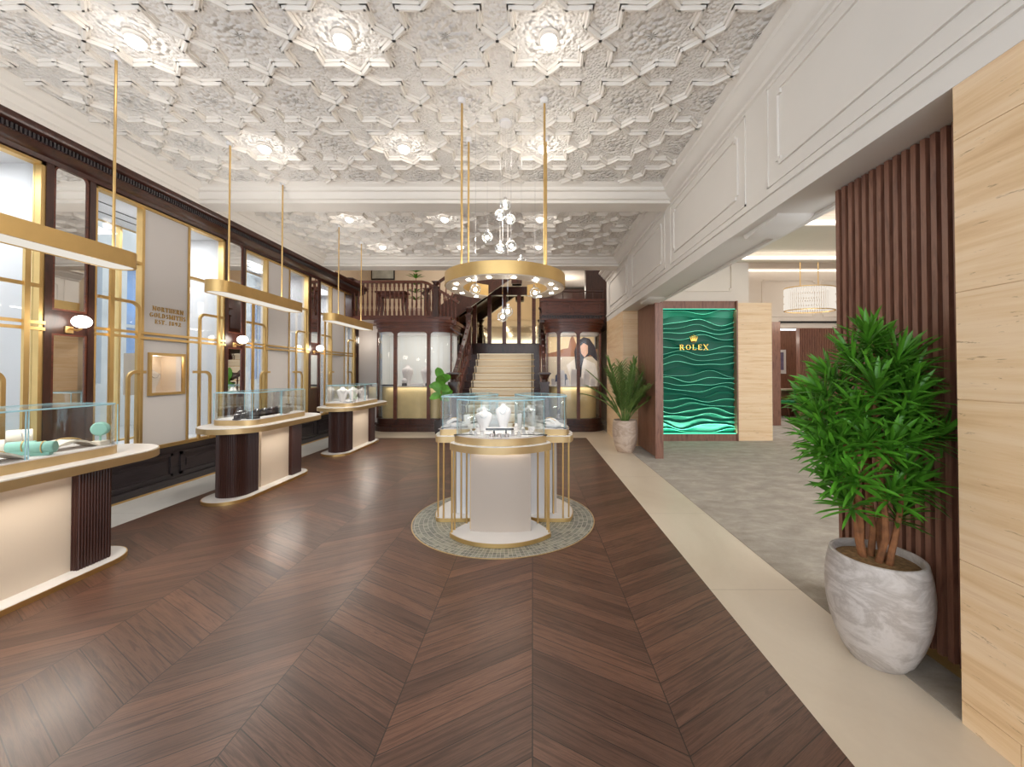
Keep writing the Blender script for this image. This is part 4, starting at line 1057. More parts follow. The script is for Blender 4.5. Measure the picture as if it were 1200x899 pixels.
for k, (x, sx, h) in enumerate(((.45,.07,.14),(.65,.12,.30),(.77,.08,.12),(.92,.14,.32),(1.06,.10,.16),(1.19,.12,.28),(1.32,.10,.14),(.54,.08,.08))):
    boxed((x, 8.52+.05*(k % 2), zc), sx, .08, h, 'white display block in the cabinet right of the stairs, %s from the left' % ('first', 'third', 'fourth', 'fifth', 'sixth', 'seventh', 'eighth', 'second')[k], 0, VELVET, name='display_block', cat='display block', pad=VELVET, group='white blocks in the right cabinet')

# ================================================================== staircase
st = thing('staircase', 'grand staircase with cream carpet runner between dark mahogany newels', 'staircase', (-.7, 9.2, 0))
RISE, RUN, SY0, NS = .175, .25, 8.07, 10
tr = MB(); rn = MB()
for k in range(NS):
    y = SY0+RUN*k; z = RISE*(k+1)
    tr.box(-1.68, .24, y, 11.9 if k == NS-1 else 10.4, z-RISE, z-.035); tr.box(-1.68, .24, y-.03, y+RUN+.02 if k < NS-1 else 11.9, z-.035, z)
    rn.box(-1.47, .03, y-.012, y+.01, z-RISE+.012, z-.03); rn.box(-1.47, .03, y-.042, y+RUN-.01 if k < NS-1 else 11.0, z-.045, z+.008)
obj('steps', tr, MAHOG, st, smooth=False); obj('carpet_runner', rn, RUNNER, st, bevel=.012, smooth=False)
for k in range(NS-1):
    obj('stair_rod', MB().tube([(-1.5, SY0+RUN*(k+1)-.018, RISE*(k+1)+.02), (.06, SY0+RUN*(k+1)-.018, RISE*(k+1)+.02)], .009, 8), GOLD, st)
slope = RISE/RUN
def string(mb, x0, x1, ya, za, yb, zb, h):
    mb.add([(x0,ya,za-h),(x1,ya,za-h),(x1,yb,zb-h),(x0,yb,zb-h),(x0,ya,za),(x1,ya,za),(x1,yb,zb),(x0,yb,zb)], [(0,3,2,1),(4,5,6,7),(0,1,5,4),(1,2,6,5),(2,3,7,6),(3,0,4,7)]); return mb
for x in (-1.71, .18):
    obj('string', string(MB(), x, x+.08, SY0, .42, SY0+2.25, .42+2.25*slope, .5), MAHOG_RED, st, smooth=False)
    obj('side_panel', MB().box(x+.02, x+.06, SY0+.1, 11.9, 0, .35) if False else string(MB(), x+.01, x+.07, SY0+.05, .2, SY0+2.25, .2+2.2*slope, .9), MAHOG, st, smooth=False)
def newel(x, y, z0, h, par, w=.075):
    m = MB().box(x-w, x+w, y-w, y+w, z0, z0+h*.8); m.box(x-w*1.15, x+w*1.15, y-w*1.15, y+w*1.15, z0, z0+.16); m.box(x-w*1.2, x+w*1.2, y-w*1.2, y+w*1.2, z0+h*.8, z0+h*.84)
    m.lathe([(w*.8,h*.84),(w*.7,h*.88),(w*1.2,h*.93),(w*1.45,h*.97),(w*1.45,h*.985),(w*1.1,h),(.001,h)], 20, (x, y, z0)); m.box(x-w*1.5, x+w*1.5, y-w*1.5, y+w*1.5, z0+h*.965, z0+h*.985)
    return obj('newel', m, MAHOG, par)
def baluster_mb(h, r=.02):
    return MB().box(-r, r, -r, r, 0, h*.16).box(-r, r, -r, r, h*.88, h).lathe([(r*.5,h*.16),(r*1.15,h*.19),(r*.6,h*.24),(r*1.1,h*.36),(r*.75,h*.55),(r*.6,h*.68),(r*1.0,h*.76),(r*.55,h*.8),(r*1.1,h*.84),(r*.6,h*.88)], 10)
BAL = {}
def baluster(x, y, z, h, par):
    key = round(h, 2)
    o = obj('baluster', baluster_mb(key), MAHOG_RED, None)
    o.parent = par; o.location = Vector((x, y, z))-OFF[par.name]; return o
for x in (-1.62, .25): newel(x, 8.02, 0, 1.27, st, .085)
for x in (-1.66, .25):
    pts = [(x, 8.05, 1.12), (x, 8.3, 1.22)]+[(x, 8.3+2.0*k/6, 1.22+2.0*slope*k/6) for k in range(1, 7)]
    obj('handrail', MB().bar(pts, .09, .06, (1,0,0)), MAHOG, st, smooth=False)
    for k in range(9): baluster(x, 8.26+.235*k, .42+(8.26+.235*k-SY0)*slope, .70, st)
for x in (-1.70, .27): newel(x, 10.36, 1.75, 1.25, st, .07)
# landing back wall: mirrored lights between dark mullions
lb = thing('landing_screen', 'mirrored screen with dark timber mullions at the back of the stair landing', 'screen', (-.7, 11.6, 1.75))
obj('dado', MB().box(-2.3, .3, 11.5, 11.6, 1.75, 2.12), MAHOG, lb, smooth=False)
for k, x in enumerate((-2.25, -1.72, -1.28, -.84, -.40, .04, .26)):
    obj('mullion', MB().box(x-.055, x+.055, 11.5, 11.62, 2.1, 3.75), MAHOG_RED, lb, smooth=False)
for k, (a, b_) in enumerate(zip((-2.25, -1.72, -1.28, -.84, -.40, .04), (-1.72, -1.28, -.84, -.40, .04, .26))):
    obj('mirror_pane', MB().box(a+.05, b_-.05, 11.57, 11.58, 2.12, 3.7), plain('bronze_mirror_%d' % k, sr(226,206,168), .06, 1, .01), lb, smooth=False)
obj('head', MB().box(-2.3, .3, 11.48, 11.62, 3.55, 3.8), MAHOG, lb, smooth=False)
# flight crossing above the landing, rising to the right
uf = thing('upper_flight', 'dark upper stair flight rising to the right above the landing', 'staircase', (-1.7, 10.6, 2.4))
A = (-3.3, 2.32); B = (-.45, 4.35); k = (B[1]-A[1])/(B[0]-A[0])
def slab_x(mb, x0, x1, y0, y1, zf, h): return mb.add([(x0,y0,zf(x0)-h),(x1,y0,zf(x1)-h),(x1,y1,zf(x1)-h),(x0,y1,zf(x0)-h),(x0,y0,zf(x0)),(x1,y0,zf(x1)),(x1,y1,zf(x1)),(x0,y1,zf(x0))], [(0,3,2,1),(4,5,6,7),(0,1,5,4),(1,2,6,5),(2,3,7,6),(3,0,4,7)])
zf = lambda x: A[1]+(x-A[0])*k
obj('string', slab_x(MB(), A[0], B[0], 10.3, 10.38, lambda x: zf(x)+.12, .62), MAHOG, uf, smooth=False)
obj('soffit', slab_x(MB(), A[0], B[0], 10.38, 11.45, lambda x: zf(x)+.0, .2), MAHOG, uf, smooth=False)
sp = MB(); n = 12
for q in range(n):
    x = A[0]+(B[0]-A[0])*q/n; sp.box(x, x+(B[0]-A[0])/n+.02, 10.34, 11.45, zf(x+.1)-.05, zf(x+.237)+.02)
obj('steps', sp, MAHOG, uf, smooth=False)
obj('handrail', MB().bar([(A[0]+.35, 10.34, zf(A[0]+.35)+.78), (B[0], 10.34, zf(B[0])+.78)], .08, .06, (0,1,0)), MAHOG, uf, smooth=False)
newel(A[0]+.48, 10.34, zf(A[0]+.48)-.3, 1.15, uf, .06)
for q in range(13): x = A[0]+.65+.17*q; baluster(x, 10.34, zf(x)+.09, .66, uf)
newel(B[0]+.03, 10.36, 3.6, 1.75, uf, .12)
# ---- balcony on the left with balustrade
struct('floor_balcony', MB().box(-4.3, -1.78, 8.42, 10.3, 2.40, 2.47).box(-4.3, -1.78, 10.3, 11.9, 2.40, 2.47), MAHOG_RED, smooth=False)
bl = thing('balcony_balustrade', 'dark turned balustrade of the balcony above the left cabinet', 'balustrade', (-2.9, 8.5, 2.47))
obj('handrail', MB().bar([(-4.05, 8.52, 3.25), (-2.42, 8.52, 3.25), (-2.30, 8.52, 3.22), (-1.62, 8.52, 2.80)], .075, .055, (0,1,0)), MAHOG_RED, bl, smooth=False)
obj('bottom_rail', MB().box(-4.05, -2.2, 8.49, 8.55, 2.47, 2.51), MAHOG_RED, bl, smooth=False)
for q in range(18):
    x = -3.92+.098*q
    baluster(x, 8.52, 2.50, .72, bl)
for q in range(7):
    x = -2.2+.085*q; baluster(x, 8.52, 2.50-.62*(x+2.2)*.62, .62, bl)
newel(-4.02, 8.52, 2.47, .86, bl, .085); newel(-2.12, 8.52, 2.47, .80, bl, .055)
obj('kerb', slab_x(MB(), -2.2, -1.55, 8.46, 8.58, lambda x: 2.5-(x+2.2)*.62, .03), MAHOG, bl, smooth=False)
# flight from the landing up to the balcony, seen end on
sf_ = thing('side_flight', 'short dark stair flight climbing left from the landing to the balcony', 'staircase', (-2.0, 9.6, 1.75))
fl = MB()
for q in range(4): fl.box(-1.80-.2*(q+1), -1.76-.2*q, 9.3, 10.3, 0, 1.75+.175*(q+1))
obj('steps', fl, MAHOG, sf_, smooth=False)
# ---- right gallery front
gf = thing('gallery_front', 'carved red mahogany gallery front above the right cabinet', 'gallery front', (.85, 8.4, 2.4))
obj('panel', MB().box(.20, 1.55, 8.38, 8.46, 2.40, 2.80), MAHOG_RED, gf, smooth=False)
obj('cap_rail', MB().box(.18, 1.55, 8.34, 8.5, 2.80, 2.85), MAHOG_RED, gf, smooth=False)
fr = MB()
moulding_frame(fr, 8.38, 'y', .30, .82, 2.54, 2.76, .025, .02, 0); moulding_frame(fr, 8.38, 'y', .9, 1.48, 2.54, 2.76, .025, .02, 0)
obj('panel_moulding', fr, MAHOG_RED, gf, smooth=False)
dnt = MB(); x = .2
while x < 1.5: dnt.box(x, x+.03, 8.345, 8.385, 2.43, 2.475); x += .055
obj('dentils', dnt, EBON, gf, smooth=False); obj('dentil_cap', MB().box(.18, 1.55, 8.33, 8.385, 2.475, 2.50), MAHOG, gf, smooth=False)
obj('top_rail', MB().tube([(.2, 8.42, 3.02), (1.55, 8.42, 3.02)], .016, 8), MAHOG, gf)
for q in range(7): obj('rail_post', MB().tube([(.22+.22*q, 8.42, 2.84), (.22+.22*q, 8.42, 3.02)], .01, 6), MAHOG, gf)
struct('floor_gallery', MB().box(.16, 1.9, 8.46, 11.9, 2.35, 2.45), MAHOG, smooth=False)
up = MB().box(.3, 1.9, 11.0, 11.1, 2.45, 3.62)
struct('wall_gallery', up, MAHOG, smooth=False)
struct('trim_15', MB().box(1.25, 1.9, 9.1, 9.3, 2.45, 4.4), MAHOG, smooth=False)
struct('ceiling_gallery', MB().box(.3, 1.9, 9.2, 11.9, 3.7, 3.8), CREAMWALL, smooth=False)
wg = thing('window_5', None, None, (1.3, 10.98, 2.9), kind='structure')
E_DAY = emit('daylight_pane', (1, .98, .95, 1), 1.6)
obj('pane', MB().box(1.27, 1.46, 10.985, 10.998, 2.85, 3.25), E_DAY, wg, smooth=False); obj('frame', MB().box(1.24, 1.27, 10.97, 11, 2.82, 3.28).box(1.46, 1.49, 10.97, 11, 2.82, 3.28).box(1.24, 1.49, 10.97, 11, 3.25, 3.28).box(1.24, 1.49, 10.97, 11, 2.82, 2.85), MAHOG, wg, smooth=False)
wg = thing('window_6', None, None, (1.88, 10.2, 2.9), kind='structure')
for q in range(4): obj('pane', MB().box(1.885, 1.9, 9.5+.36*q, 9.78+.36*q, 2.75, 3.5), E_DAY, wg, smooth=False)
# ---- furniture upstairs
ct = thing('console_table', 'dark carved console table on the balcony behind the balustrade', 'table', (-3.25, 9.0, 2.47))
X0, X1, Y0, Y1, zt = -3.62, -2.90, 8.85, 9.2, 2.47
obj('table_top', MB().prism(rrect(X0, X1, Y0, Y1, .03), zt+.62, zt+.655), MAHOG_RED, ct); obj('apron', MB().box(X0+.05, X1-.05, Y0+.04, Y1-.04, zt+.53, zt+.62), MAHOG_RED, ct, smooth=False)
for x in (X0+.06, X1-.06):
    for y in (Y0+.06, Y1-.06): obj('leg', MB().tube([(x, y, zt+.60), (x+(.02 if x < -3.2 else -.02), y, zt+.45), (x+(.03 if x < -3.2 else -.03), y, zt+.25), (x, y, zt+.05), (x, y, zt)], [.035, .04, .022, .02, .03], 10), MAHOG_RED, ct)
pf = thing('picture_frame', 'framed picture leaning on the balcony wall above the console table', 'picture', (-3.6, 11.86, 4.2))
p0, p1 = wp(436, 324, 11.85), wp(461, 311, 11.85)
obj('frame', MB().box(p0.x-.03, p1.x+.03, 11.86, 11.9, p0.z-.10, p1.z+.05), BLACK, pf, smooth=False); obj('print', MB().box(p0.x, p1.x, 11.85, 11.86, p0.z-.06, p1.z+.02), plain('picture_print', sr(170,170,158), .4, 0, .3, 3), pf, smooth=False)
area((-1.5, 9.6, 5.15), 3.5, 2.5, 70, (1, .94, .85))
point((.9, 10.0, 3.4), 6, .1)
WORLD, EXPO = 1.5, 1.0
# ================================================================== plants
def blade(mb, base, d, up, L, w, droop, fold=.25, n=5):
    """lance-shaped leaf: V-folded strip that bends down along its length"""
    d = Vector(d).normalized(); p = Vector(base); s = d.cross(Vector(up))
    if s.length < 1e-3: s = d.cross(Vector((1, .2, 0)))
    s.normalize(); vs = []
    for i in range(n+1):
        f = i/n; ww = w*(.35+1.9*f*(1-f)*1.1) if f < 1 else 0.0005
        nn = s.cross(d).normalized()
        vs += [tuple(p-s*ww/2+nn*ww*fold), tuple(p), tuple(p+s*ww/2+nn*ww*fold)]
        p = p+d*L/n; d = (d+Vector((0,0,-droop))).normalized()
    fs = []
    for i in range(n): fs += [(i*3, i*3+1, i*3+4, i*3+3), (i*3+1, i*3+2, i*3+5, i*3+4)]
    mb.add(vs, fs)
def pot_mb(R, rb, h, lip=.02, wall=.018):
    pr = []
    for i in range(15):
        f = i/14; pr.append((rb+(R-rb)*math.sin(PI*(.03+.70*f))**.75, f*h))
    top = pr[-1][0]
    return [(.001, 0), (pr[0][0]*.94, 0), (pr[0][0], .012)]+pr[1:]+[(top-wall*.3, h+.004), (top-wall*.8, h+.002), (top-wall, h-.01), (top-wall*1.05, h-.05), (.001, h-.05)], top-wall
def planter(name, label, loc, R, rb, h, mat):
    t = thing(name, label, 'potted plant', loc)
    pr, ri = pot_mb(R, rb, h); obj('pot', MB().lathe(pr, 56, loc), mat, t)
    obj('soil', MB().lathe([(.001, h-.052), (ri*1.0, h-.052), (ri*.99, h-.03), (ri*.6, h-.022), (.001, h-.018)], 36, loc), SOIL, t)
    return t
rnd = random.Random(11)
PL = Vector((1.535, 1.745, .002))
big = planter('potted_dracaena', 'tall bushy green plant with tufted lance leaves in a grey marbled pot, right foreground', PL, .188, .092, .455, POTM)
tips = []
zb = .44
stems = [((-.04, .02), (-.15, -.02, .98)), ((-.02, -.03), (-.02, -.05, 1.25)), ((.0, .03), (.03, .03, 1.40)), ((.03, 0), (.12, .02, 1.22)), ((-.03, .04), (-.10, .06, 1.18)), ((.01, -.05), (.05, -.10, .86))]
for k, ((bx, by), (tx, ty, tz)) in enumerate(stems):
    b0 = PL+Vector((bx, by, zb-.02)); tp_ = Vector((PL.x+tx, PL.y+ty, tz)); pts = []
    for i in range(8):
        f = i/7; pts.append(b0.lerp(tp_, f)+Vector((.018*math.sin(5*f+k), .018*math.cos(4*f+2*k), 0))*(f > 0))
    obj('stem', MB().tube(pts, [.0125*(1-.55*i/7)+.0015 for i in range(8)], 8), BARK, big)
    tips.append((pts[-1], (pts[-1]-pts[-2]).normalized(), 1.0))
    br = MB()
    nb = 3 if k < 5 else 1
    for q in range(nb):
        f = .55+.13*q+rnd.uniform(-.05, .05); i = min(6, int(f*7)); s0 = pts[i].lerp(pts[i+1], f*7-i)
        a = rnd.uniform(0, 2*PI); out = Vector((math.cos(a)*.9, math.sin(a)*.6, rnd.uniform(.3, .9))).normalized(); L = rnd.uniform(.10, .20)
        e = s0+out*L+Vector((0,0,.03)); br.tube([s0, s0+out*L*.5, e], [.009, .008, .006], 6); tips.append((e, (out+Vector((0,0,.5))).normalized(), rnd.uniform(.8, 1.05)))
    obj('branch', br, BARK, big)
for x, y, z in ((-.21,-.04,.94),(-.23,0,1.18),(-.19,.02,1.08),(.17,-.02,1.30),(.19,.02,1.14),(.17,0,1.0),(-.16,-.08,.82),(.12,-.1,.80),(0,-.12,1.08),(-.08,-.10,1.20),(.07,-.11,1.24),(0,.02,1.44),(-.15,-.03,.70),(.09,-.05,.66),(-.21,-.04,.80),(.14,0,.76),(-.02,-.1,.76),(-.25,-.03,.92),(-.27,.0,1.10),(-.13,-.06,1.10),(.12,-.07,1.08),(-.12,-.1,.98),(.04,-.14,1.16),(-.17,.03,1.25),(.15,.05,1.22),(.02,-.1,1.32),(-.07,-.05,1.42),(.2,-.03,.98),(-.24,-.02,1.02),(-.1,0,1.33),(.09,.04,1.37),(.05,-.13,1.0),(-.05,-.13,.96)):
    x = x*.72 if x > 0 else x
    tips.append((Vector((PL.x+x, PL.y+y, z)), Vector((x*2.2, y*2.2, .55)).normalized(), rnd.uniform(.85, 1.1)))
for e, ax, sc_ in tips:
    fo = MB(); ref = ax.cross(Vector((.3, 1, .2))).normalized(); r2_ = ax.cross(ref)
    for q in range(32):
        a = q*2.39996+rnd.uniform(-.2, .2); f = q/32; el = 1.35*(1-f)+.15+rnd.uniform(-.12, .12)   # low leaves spread, inner ones stand
        d = (ref*math.cos(a)+r2_*math.sin(a))*math.sin(el)+ax*math.cos(el)
        blade(fo, e-ax*.05*(1-f)+d*.004, d, ax, rnd.uniform(.10, .17)*sc_, rnd.uniform(.016, .023), rnd.uniform(.03, .13), .22, 5)
    fo.v = [(min(x, 1.742), y, z) for x, y, z in fo.v]
    obj('leaf_tuft', fo, LEAF, big, smooth=True, recalc=False)

# areca palm by the far jamb
P2 = Vector((1.48, 6.22, .002))
pal = planter('potted_palm', 'smaller feathery palm in a pinkish stone pot by the far end of the stone border', P2, .20, .115, .50, POTP)
for k in range(22):
    a = k*2.39996; lean = .08+.5*((k % 6)/5); L = rnd.uniform(.7, 1.02); base = P2+Vector((.04*math.cos(a), .04*math.sin(a), .47))
    sy_ = math.sin(a)*(.4 if math.sin(a) > 0 else .8); d = Vector((math.cos(a)*lean, sy_*lean, 1)).normalized(); p = base.copy(); spine = [p.copy()]
    for i in range(10):
        p = p+d*L/10; d = (d+Vector((math.cos(a)*.05*lean*2, sy_*.05*lean*2, -.09*lean*1.5))).normalized(); spine.append(p.copy())
    fr_ = MB(); fr_.tube(spine, [.008*(1-.08*i) for i in range(11)], 5)
    for i in range(3, 11):
        t_ = (spine[i]-spine[i-1]).normalized(); s_ = t_.cross(Vector((0,0,1)));
        if s_.length < .05: s_ = Vector((math.sin(a), -math.cos(a), 0))
        s_.normalize()
        for sg in (-1, 1):
            for e in (0, .5):
                q = spine[i-1].lerp(spine[i], e); blade(fr_, q, t_*.75+s_*sg*.7+Vector((0,0,.1)), Vector((0,0,1)), rnd.uniform(.16, .27)*(1-.04*abs(i-6)), .028, .10, .2, 4)
    fr_.v = [(min(x, 1.79), min(y, 6.635) if x > 1.53 else y, z) for x, y, z in fr_.v]
    obj('frond', fr_, LEAF2, pal, recalc=False)

# broad-leaved plant at the foot of the stairs
P3 = Vector((-1.83, 7.80, .002))
fig = planter('potted_fig', 'broad-leaved green plant at the foot of the stairs, behind the island', P3, .14, .10, .30, CHAR)
obj('stem', MB().tube([P3+Vector((0,0,.33)), P3+Vector((.01,0,.7)), P3+Vector((-.02,0,1.1))], [.014, .011, .006], 8), BARK, fig)
for k, (x, z, rx, L, w, tilt) in enumerate(((-.10,1.02,-1.0,.26,.20,.5),(.08,1.12,.7,.28,.22,.7),(-.02,1.18,-.2,.26,.2,1.0),(.06,.98,1.2,.26,.2,.3),(-.12,.84,-1.3,.24,.18,.1),(.04,.88,.9,.26,.2,.2),(-.02,1.05,.1,.3,.24,.6),(.10,.80,1.3,.2,.16,0),(-.06,.92,-.5,.26,.2,.3),(.02,.76,.4,.24,.18,.1))):
    lf = MB(); d = Vector((math.sin(rx), -.55+.2*(k % 3), math.cos(rx)*.8+tilt*.3)).normalized()
    blade(lf, P3+Vector((0,0,z-.06)), d, Vector((0,-1,.3)), L, w, .12, .12, 7); obj('leaf', lf, LEAF3, fig, recalc=False)
# plant upstairs beside the console
P4 = Vector((-2.70, 8.95, 2.472))
up4 = planter('potted_upstairs_plant', 'slender green plant on the balcony beside the dark console table', P4, .13, .1, .26, POTP)
obj('stem', MB().tube([P4+Vector((0,0,.2)), P4+Vector((.02,0,.6)), P4+Vector((0,0,1.1))], [.014, .011, .006], 8), BARK, up4)
for z in (.45, .62, .8, .96, 1.1):
    lf = MB()
    for q in range(9):
        a = q*2.4+z*5; blade(lf, P4+Vector((0,0,z)), Vector((math.cos(a), math.sin(a), .5)), Vector((0,0,1)), .24, .05, .12, .15, 4)
    obj('leaf_tuft', lf, LEAF, up4, recalc=False)

# ================================================================== green wave panel
gx0, gx1, gz0, gz1, gy = 2.28, 3.752, .13, 2.44, 7.20
gw = thing('green_wave_panel', 'tall illuminated emerald wall panel of flowing waves with a gold crown emblem', 'wall panel', ((gx0+gx1)/2, gy, gz0))
tg = NT('emerald_relief'); GRN = tg.pbr(sr(6, 96, 76), .42, 0, None, Coat_Weight=.2, Coat_Roughness=.25)
GLIP = plain('crest_highlight', sr(140, 240, 205), .3, 0, .05)  # pale green stands in for light caught along the wave edges
NW = 24; NXs = 60
def wave(k, x):
    u = (x-gx0)/(gx1-gx0); z0 = gz0+(gz1-gz0)*(k+.5)/NW
    A_ = .036+.018*math.sin(k*1.9)
    return z0+A_*math.sin(2*PI*(u*1.35+.13*k)+.9*math.sin(k*1.1))+.018*math.sin(2*PI*(u*2.3-.11*k+.2*math.sin(k)))
xs = [gx0+(gx1-gx0)*i/NXs for i in range(NXs+1)]
cur = [[gz0]*len(xs)]+[[min(gz1, max(gz0, wave(k, x))) for x in xs] for k in range(NW)]+[[gz1]*len(xs)]
for k in range(1, len(cur)): cur[k] = [max(a, b+.012) if k < len(cur)-1 else a for a, b in zip(cur[k], cur[k-1])]
rel = MB()
for k in range(NW+1):
    lo, hi = cur[k], cur[k+1]; vs = []; fs = []
    for x, a, b_ in zip(xs, lo, hi):
        vs += [(x, gy+.052, a), (x, gy+.045, a+(b_-a)*.35), (x, gy+.012, b_-.004), (x, gy+.02, b_), (x, gy+.055, b_)]
    for i in range(NXs): fs += [(i*5+q, i*5+q+1, i*5+6+q, i*5+5+q) for q in range(4)]
    rel.add(vs, fs)
obj('wave_relief', rel, GRN, gw)
for k in range(1, NW+1):
    if k % 5 == 3: continue
    obj('crest_glint', MB().tube([(x, gy+.011, z-.004) for x, z in zip(xs, cur[k])], .0028+.0012*(k % 3), 6), GLIP, gw)  # thin tube coloured as the highlight on each wave
E_GRN = emit('green_led', (.12, 1, .62, 1), .8)
obj('led_strip', MB().box(gx0, gx1, gy-.03, gy-.022, gz0-.0, gz0+.014).box(gx0, gx1, gy-.03, gy-.022, gz1-.008, gz1), E_GRN, gw, smooth=False)
area(((gx0+gx1)/2, gy-.07, gz0+.02), gx1-gx0, .05, 3.6, (.35, 1, .72), (PI-.28, 0, 0), 2.6)
area(((gx0+gx1)/2, gy-.07, gz1-.03), gx1-gx0, .05, 1.6, (.4, 1, .75), (.25, 0, 0), 2.6)
cxg = wp(813, 400, gy-.01).x
GP = plain('polished_gold', sr(226, 178, 84), .22, 1, .03)
cr = MB(); zc0 = wp(813, 401.2, gy).z
def poly(mb, pts, y0, y1):
    n = len(pts); return mb.add([(x, y0, z) for x, z in pts]+[(x, y1, z) for x, z in pts], [tuple(range(n)), tuple(range(n, 2*n))[::-1]]+[(k, n+k, n+(k+1) % n, (k+1) % n) for k in range(n)])
for k in range(5):
    a = (k-2)*.36; tx, tz = cxg+.10*math.sin(a), zc0+.03+.095*math.cos(a)*(1-.02*abs(k-2)); bx = cxg+.018*(k-2)
    poly(cr, [(bx-.012, zc0+.02), (bx+.012, zc0+.02), (tx+.004, tz-.008), (tx-.004, tz-.008)], gy-.012, gy-.002); cr.sphere((tx, gy-.007, tz), .0115, 12, 8)
cr.tube([(cxg+.042*math.cos(2*PI*k/24), gy-.007, zc0+.012+.014*math.sin(2*PI*k/24)) for k in range(25)], .006, 8)
obj('crown_emblem', cr, GP, gw, label='gold five-pointed crown emblem')
zl = wp(813, 403.2, gy).z
obj('gold_letters', lettering([('ROLEX', .098)], .088, 1.02, .14, lambda u, v, d: (cxg+u, gy-.004-d, zl-.012+v), .012), GP, gw, smooth=False, label='gold serif capitals ROLEX')

# ================================================================== furniture in the far room
ch = thing('drum_chandelier', 'oval drum chandelier of glowing crystal rods in the room beyond the opening', 'chandelier', (6.15, 8.6, 3.3))
ex, ey, cxc, cyc = .53, .33, 6.15, 8.6
def ell(k=1, n=64): return [(cxc+ex*k*math.cos(2*PI*i/n), cyc+ey*k*math.sin(2*PI*i/n)) for i in range(n)]
for z in (3.12, 2.62): obj('gold_hoop', MB().ring(ell(), ell(.96), z, z+.018), GOLD, ch)
for tier, (z0, z1) in enumerate(((2.64, 2.79), (2.81, 2.96), (2.98, 3.12))):
    m = MB()
    for i in range(64):
        a = 2*PI*i/64; m.lathe([(.001, z0), (.014, z0+.02), (.014, z1-.02), (.001, z1)], 6, (cxc+ex*.985*math.cos(a), cyc+ey*.985*math.sin(a), 0))
    obj('crystal_tier', m, E_CRYS, ch)
obj('hanger', MB().tube([(cxc-.2, cyc, 3.13), (cxc-.2, cyc, 4.2)], .01, 6).tube([(cxc+.2, cyc, 3.13), (cxc+.2, cyc, 4.2)], .01, 6), GOLD, ch)
obj('top_plate', MB().prism(ell(.9), 3.10, 3.12), WHITE, ch)
point((cxc, cyc, 2.5), 5, .15)
pd = wp(922, 470, 11.2)
dt = thing('consulting_desk', 'small pale-topped timber desk between two green chairs in the far room', 'desk', (7.1, 11.3, .004))
obj('desk_top', MB().prism(rrect(6.75, 7.85, 11.0, 11.6, .04), .74, .78), LIME, dt); obj('desk_front', MB().box(6.85, 7.75, 11.1, 11.5, .02, .74), WALNUT, dt, smooth=False); obj('band', MB().box(6.84, 7.76, 11.09, 11.51, .52, .56), GOLD, dt, smooth=False)
def chair(x, y, rot, label):
    t = thing('green_chair', label, 'chair', (0,0,0), group='green leather chairs at the far desk')
    sx = .24
    obj('seat', MB().box(-sx, sx, -sx, sx, .40, .48), GREENC, t, bevel=.02); obj('backrest', MB().box(-sx, sx, .2, .27, .46, .86), GREENC, t, bevel=.025)
    for a in (-1, 1):
        for b in (-1, 1): obj('leg', MB().tube([(a*.2, b*.2, .41), (a*.23, b*.24, 0)], [.02, .011], 8), MAHOG_RED, t)
    return setloc(t, (x, y, .004), rot)
chair(6.72, 10.75, PI/2+.4, 'green leather chair on tapered dark legs, left of the far desk'); chair(7.25, 10.78, PI+.25, 'green leather chair in front of the far desk, right one')
wpct = thing('wall_picture', 'white framed portrait-format picture on the timber wall of the far room', 'picture', (7.62, 12.38, 1.5))
q0, q1 = wp(911, 438, 12.37), wp(921, 410, 12.37)
obj('frame', MB().box(q0.x, q1.x, 12.37, 12.4, q0.z, q1.z), WHITE, wpct, smooth=False); obj('print', MB().box(q0.x+.02, q1.x-.08, 12.36, 12.37, q0.z+.12, q1.z-.08), plain('far_print', sr(120,110,140), .5, 0, .3, 4), wpct, smooth=False)
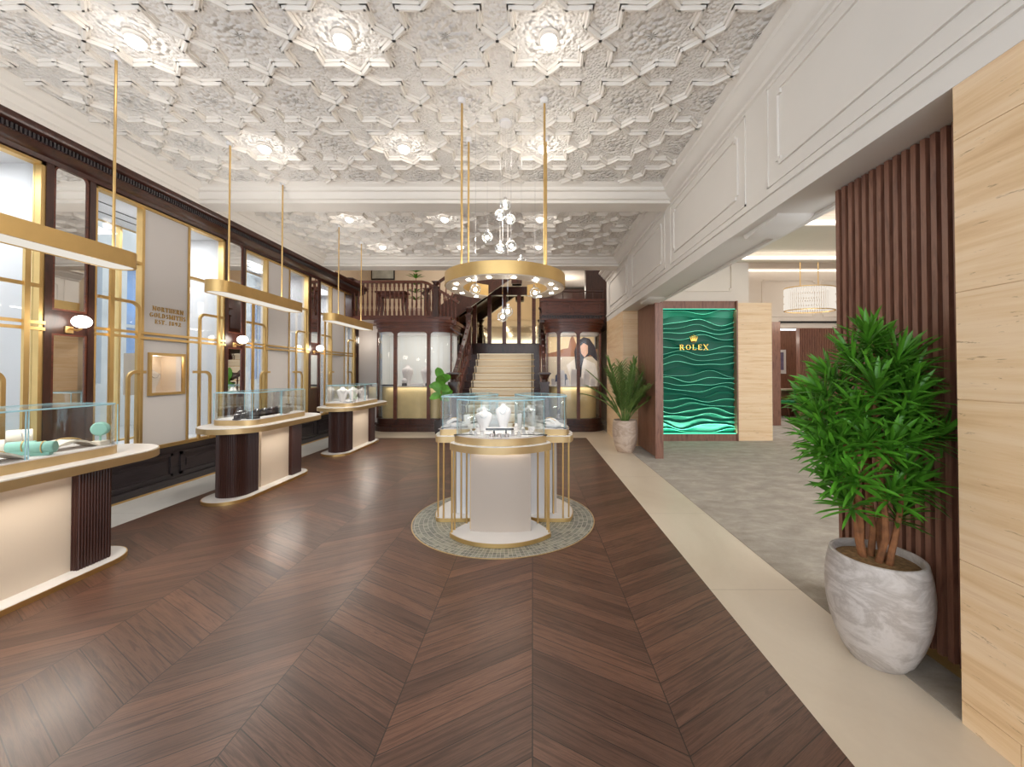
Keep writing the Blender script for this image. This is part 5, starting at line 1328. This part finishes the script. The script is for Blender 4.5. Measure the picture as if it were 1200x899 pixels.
dm = thing('desk_mirror', 'small black-framed mirror standing on the far desk', 'mirror', (7.55, 11.2, .784)); obj('frame', MB().box(7.50, 7.72, 11.2, 11.22, .784, 1.02), BLACK, dm, smooth=False); obj('glass', MB().box(7.515, 7.705, 11.195, 11.2, .80, 1.005), MIRROR, dm, smooth=False)

# ================================================================== street seen through the windows
bd = thing('street_building', 'pale stone building across the street, seen through the shop windows', 'building', (-10.2, 10, -1))
w = MB().box(-11, -10, -2, 30, -1, 1.0).box(-11, -10, -2, 30, 4.0, 5.0)
STB = plain('street_stone', sr(176, 178, 178), .8, 0, .12, 1.5); GLB = plain('blue_street_glass', sr(96, 130, 176), .1, 0, .4, .9)
xx = -1.5
while xx < 29: w.box(-11, -10, xx, xx+.55, 1, 4); xx += 2.1
obj('facade', w, STB, bd, smooth=False)
xx = -.95; k = 0
while xx < 28.5:
    o_ = obj('window', MB().box(-10.4, -10.3, xx, xx+1.55, 1.0, 4.0), GLB, bd, smooth=False)
    obj('glazing_bars', MB().box(-10.32, -10.26, xx+.75, xx+.80, 1, 4).box(-10.32, -10.26, xx, xx+1.55, 2.4, 2.48), STB, o_, smooth=False); xx += 2.1
struct('ground_pavement', MB().box(-12, -4.86, -3, 30, -.15, -.05), plain('paving', sr(150,148,144), .8), smooth=False)

# ================================================================== daylight and general light
wd = bpy.data.worlds.new('sky'); sc.world = wd; wd.use_nodes = True
wd.node_tree.nodes['Background'].inputs[0].default_value = (.86, .93, 1.0, 1); wd.node_tree.nodes['Background'].inputs[1].default_value = WORLD
sc.view_settings.view_transform = 'Standard'; sc.view_settings.look = 'None'; sc.view_settings.gamma = 1; sc.view_settings.use_curve_mapping = False
sc.view_settings.exposure = EXPO
cy = sc.cycles
cy.max_bounces = 9; cy.diffuse_bounces = 4; cy.glossy_bounces = 4; cy.transparent_max_bounces = 24; cy.transmission_bounces = 4
cy.sample_clamp_indirect = 4; cy.sample_clamp_direct = 0; cy.caustics_reflective = False; cy.caustics_refractive = False
try:
    cy.use_denoising = True; cy.denoiser = 'OPENIMAGEDENOISE'
except Exception: pass
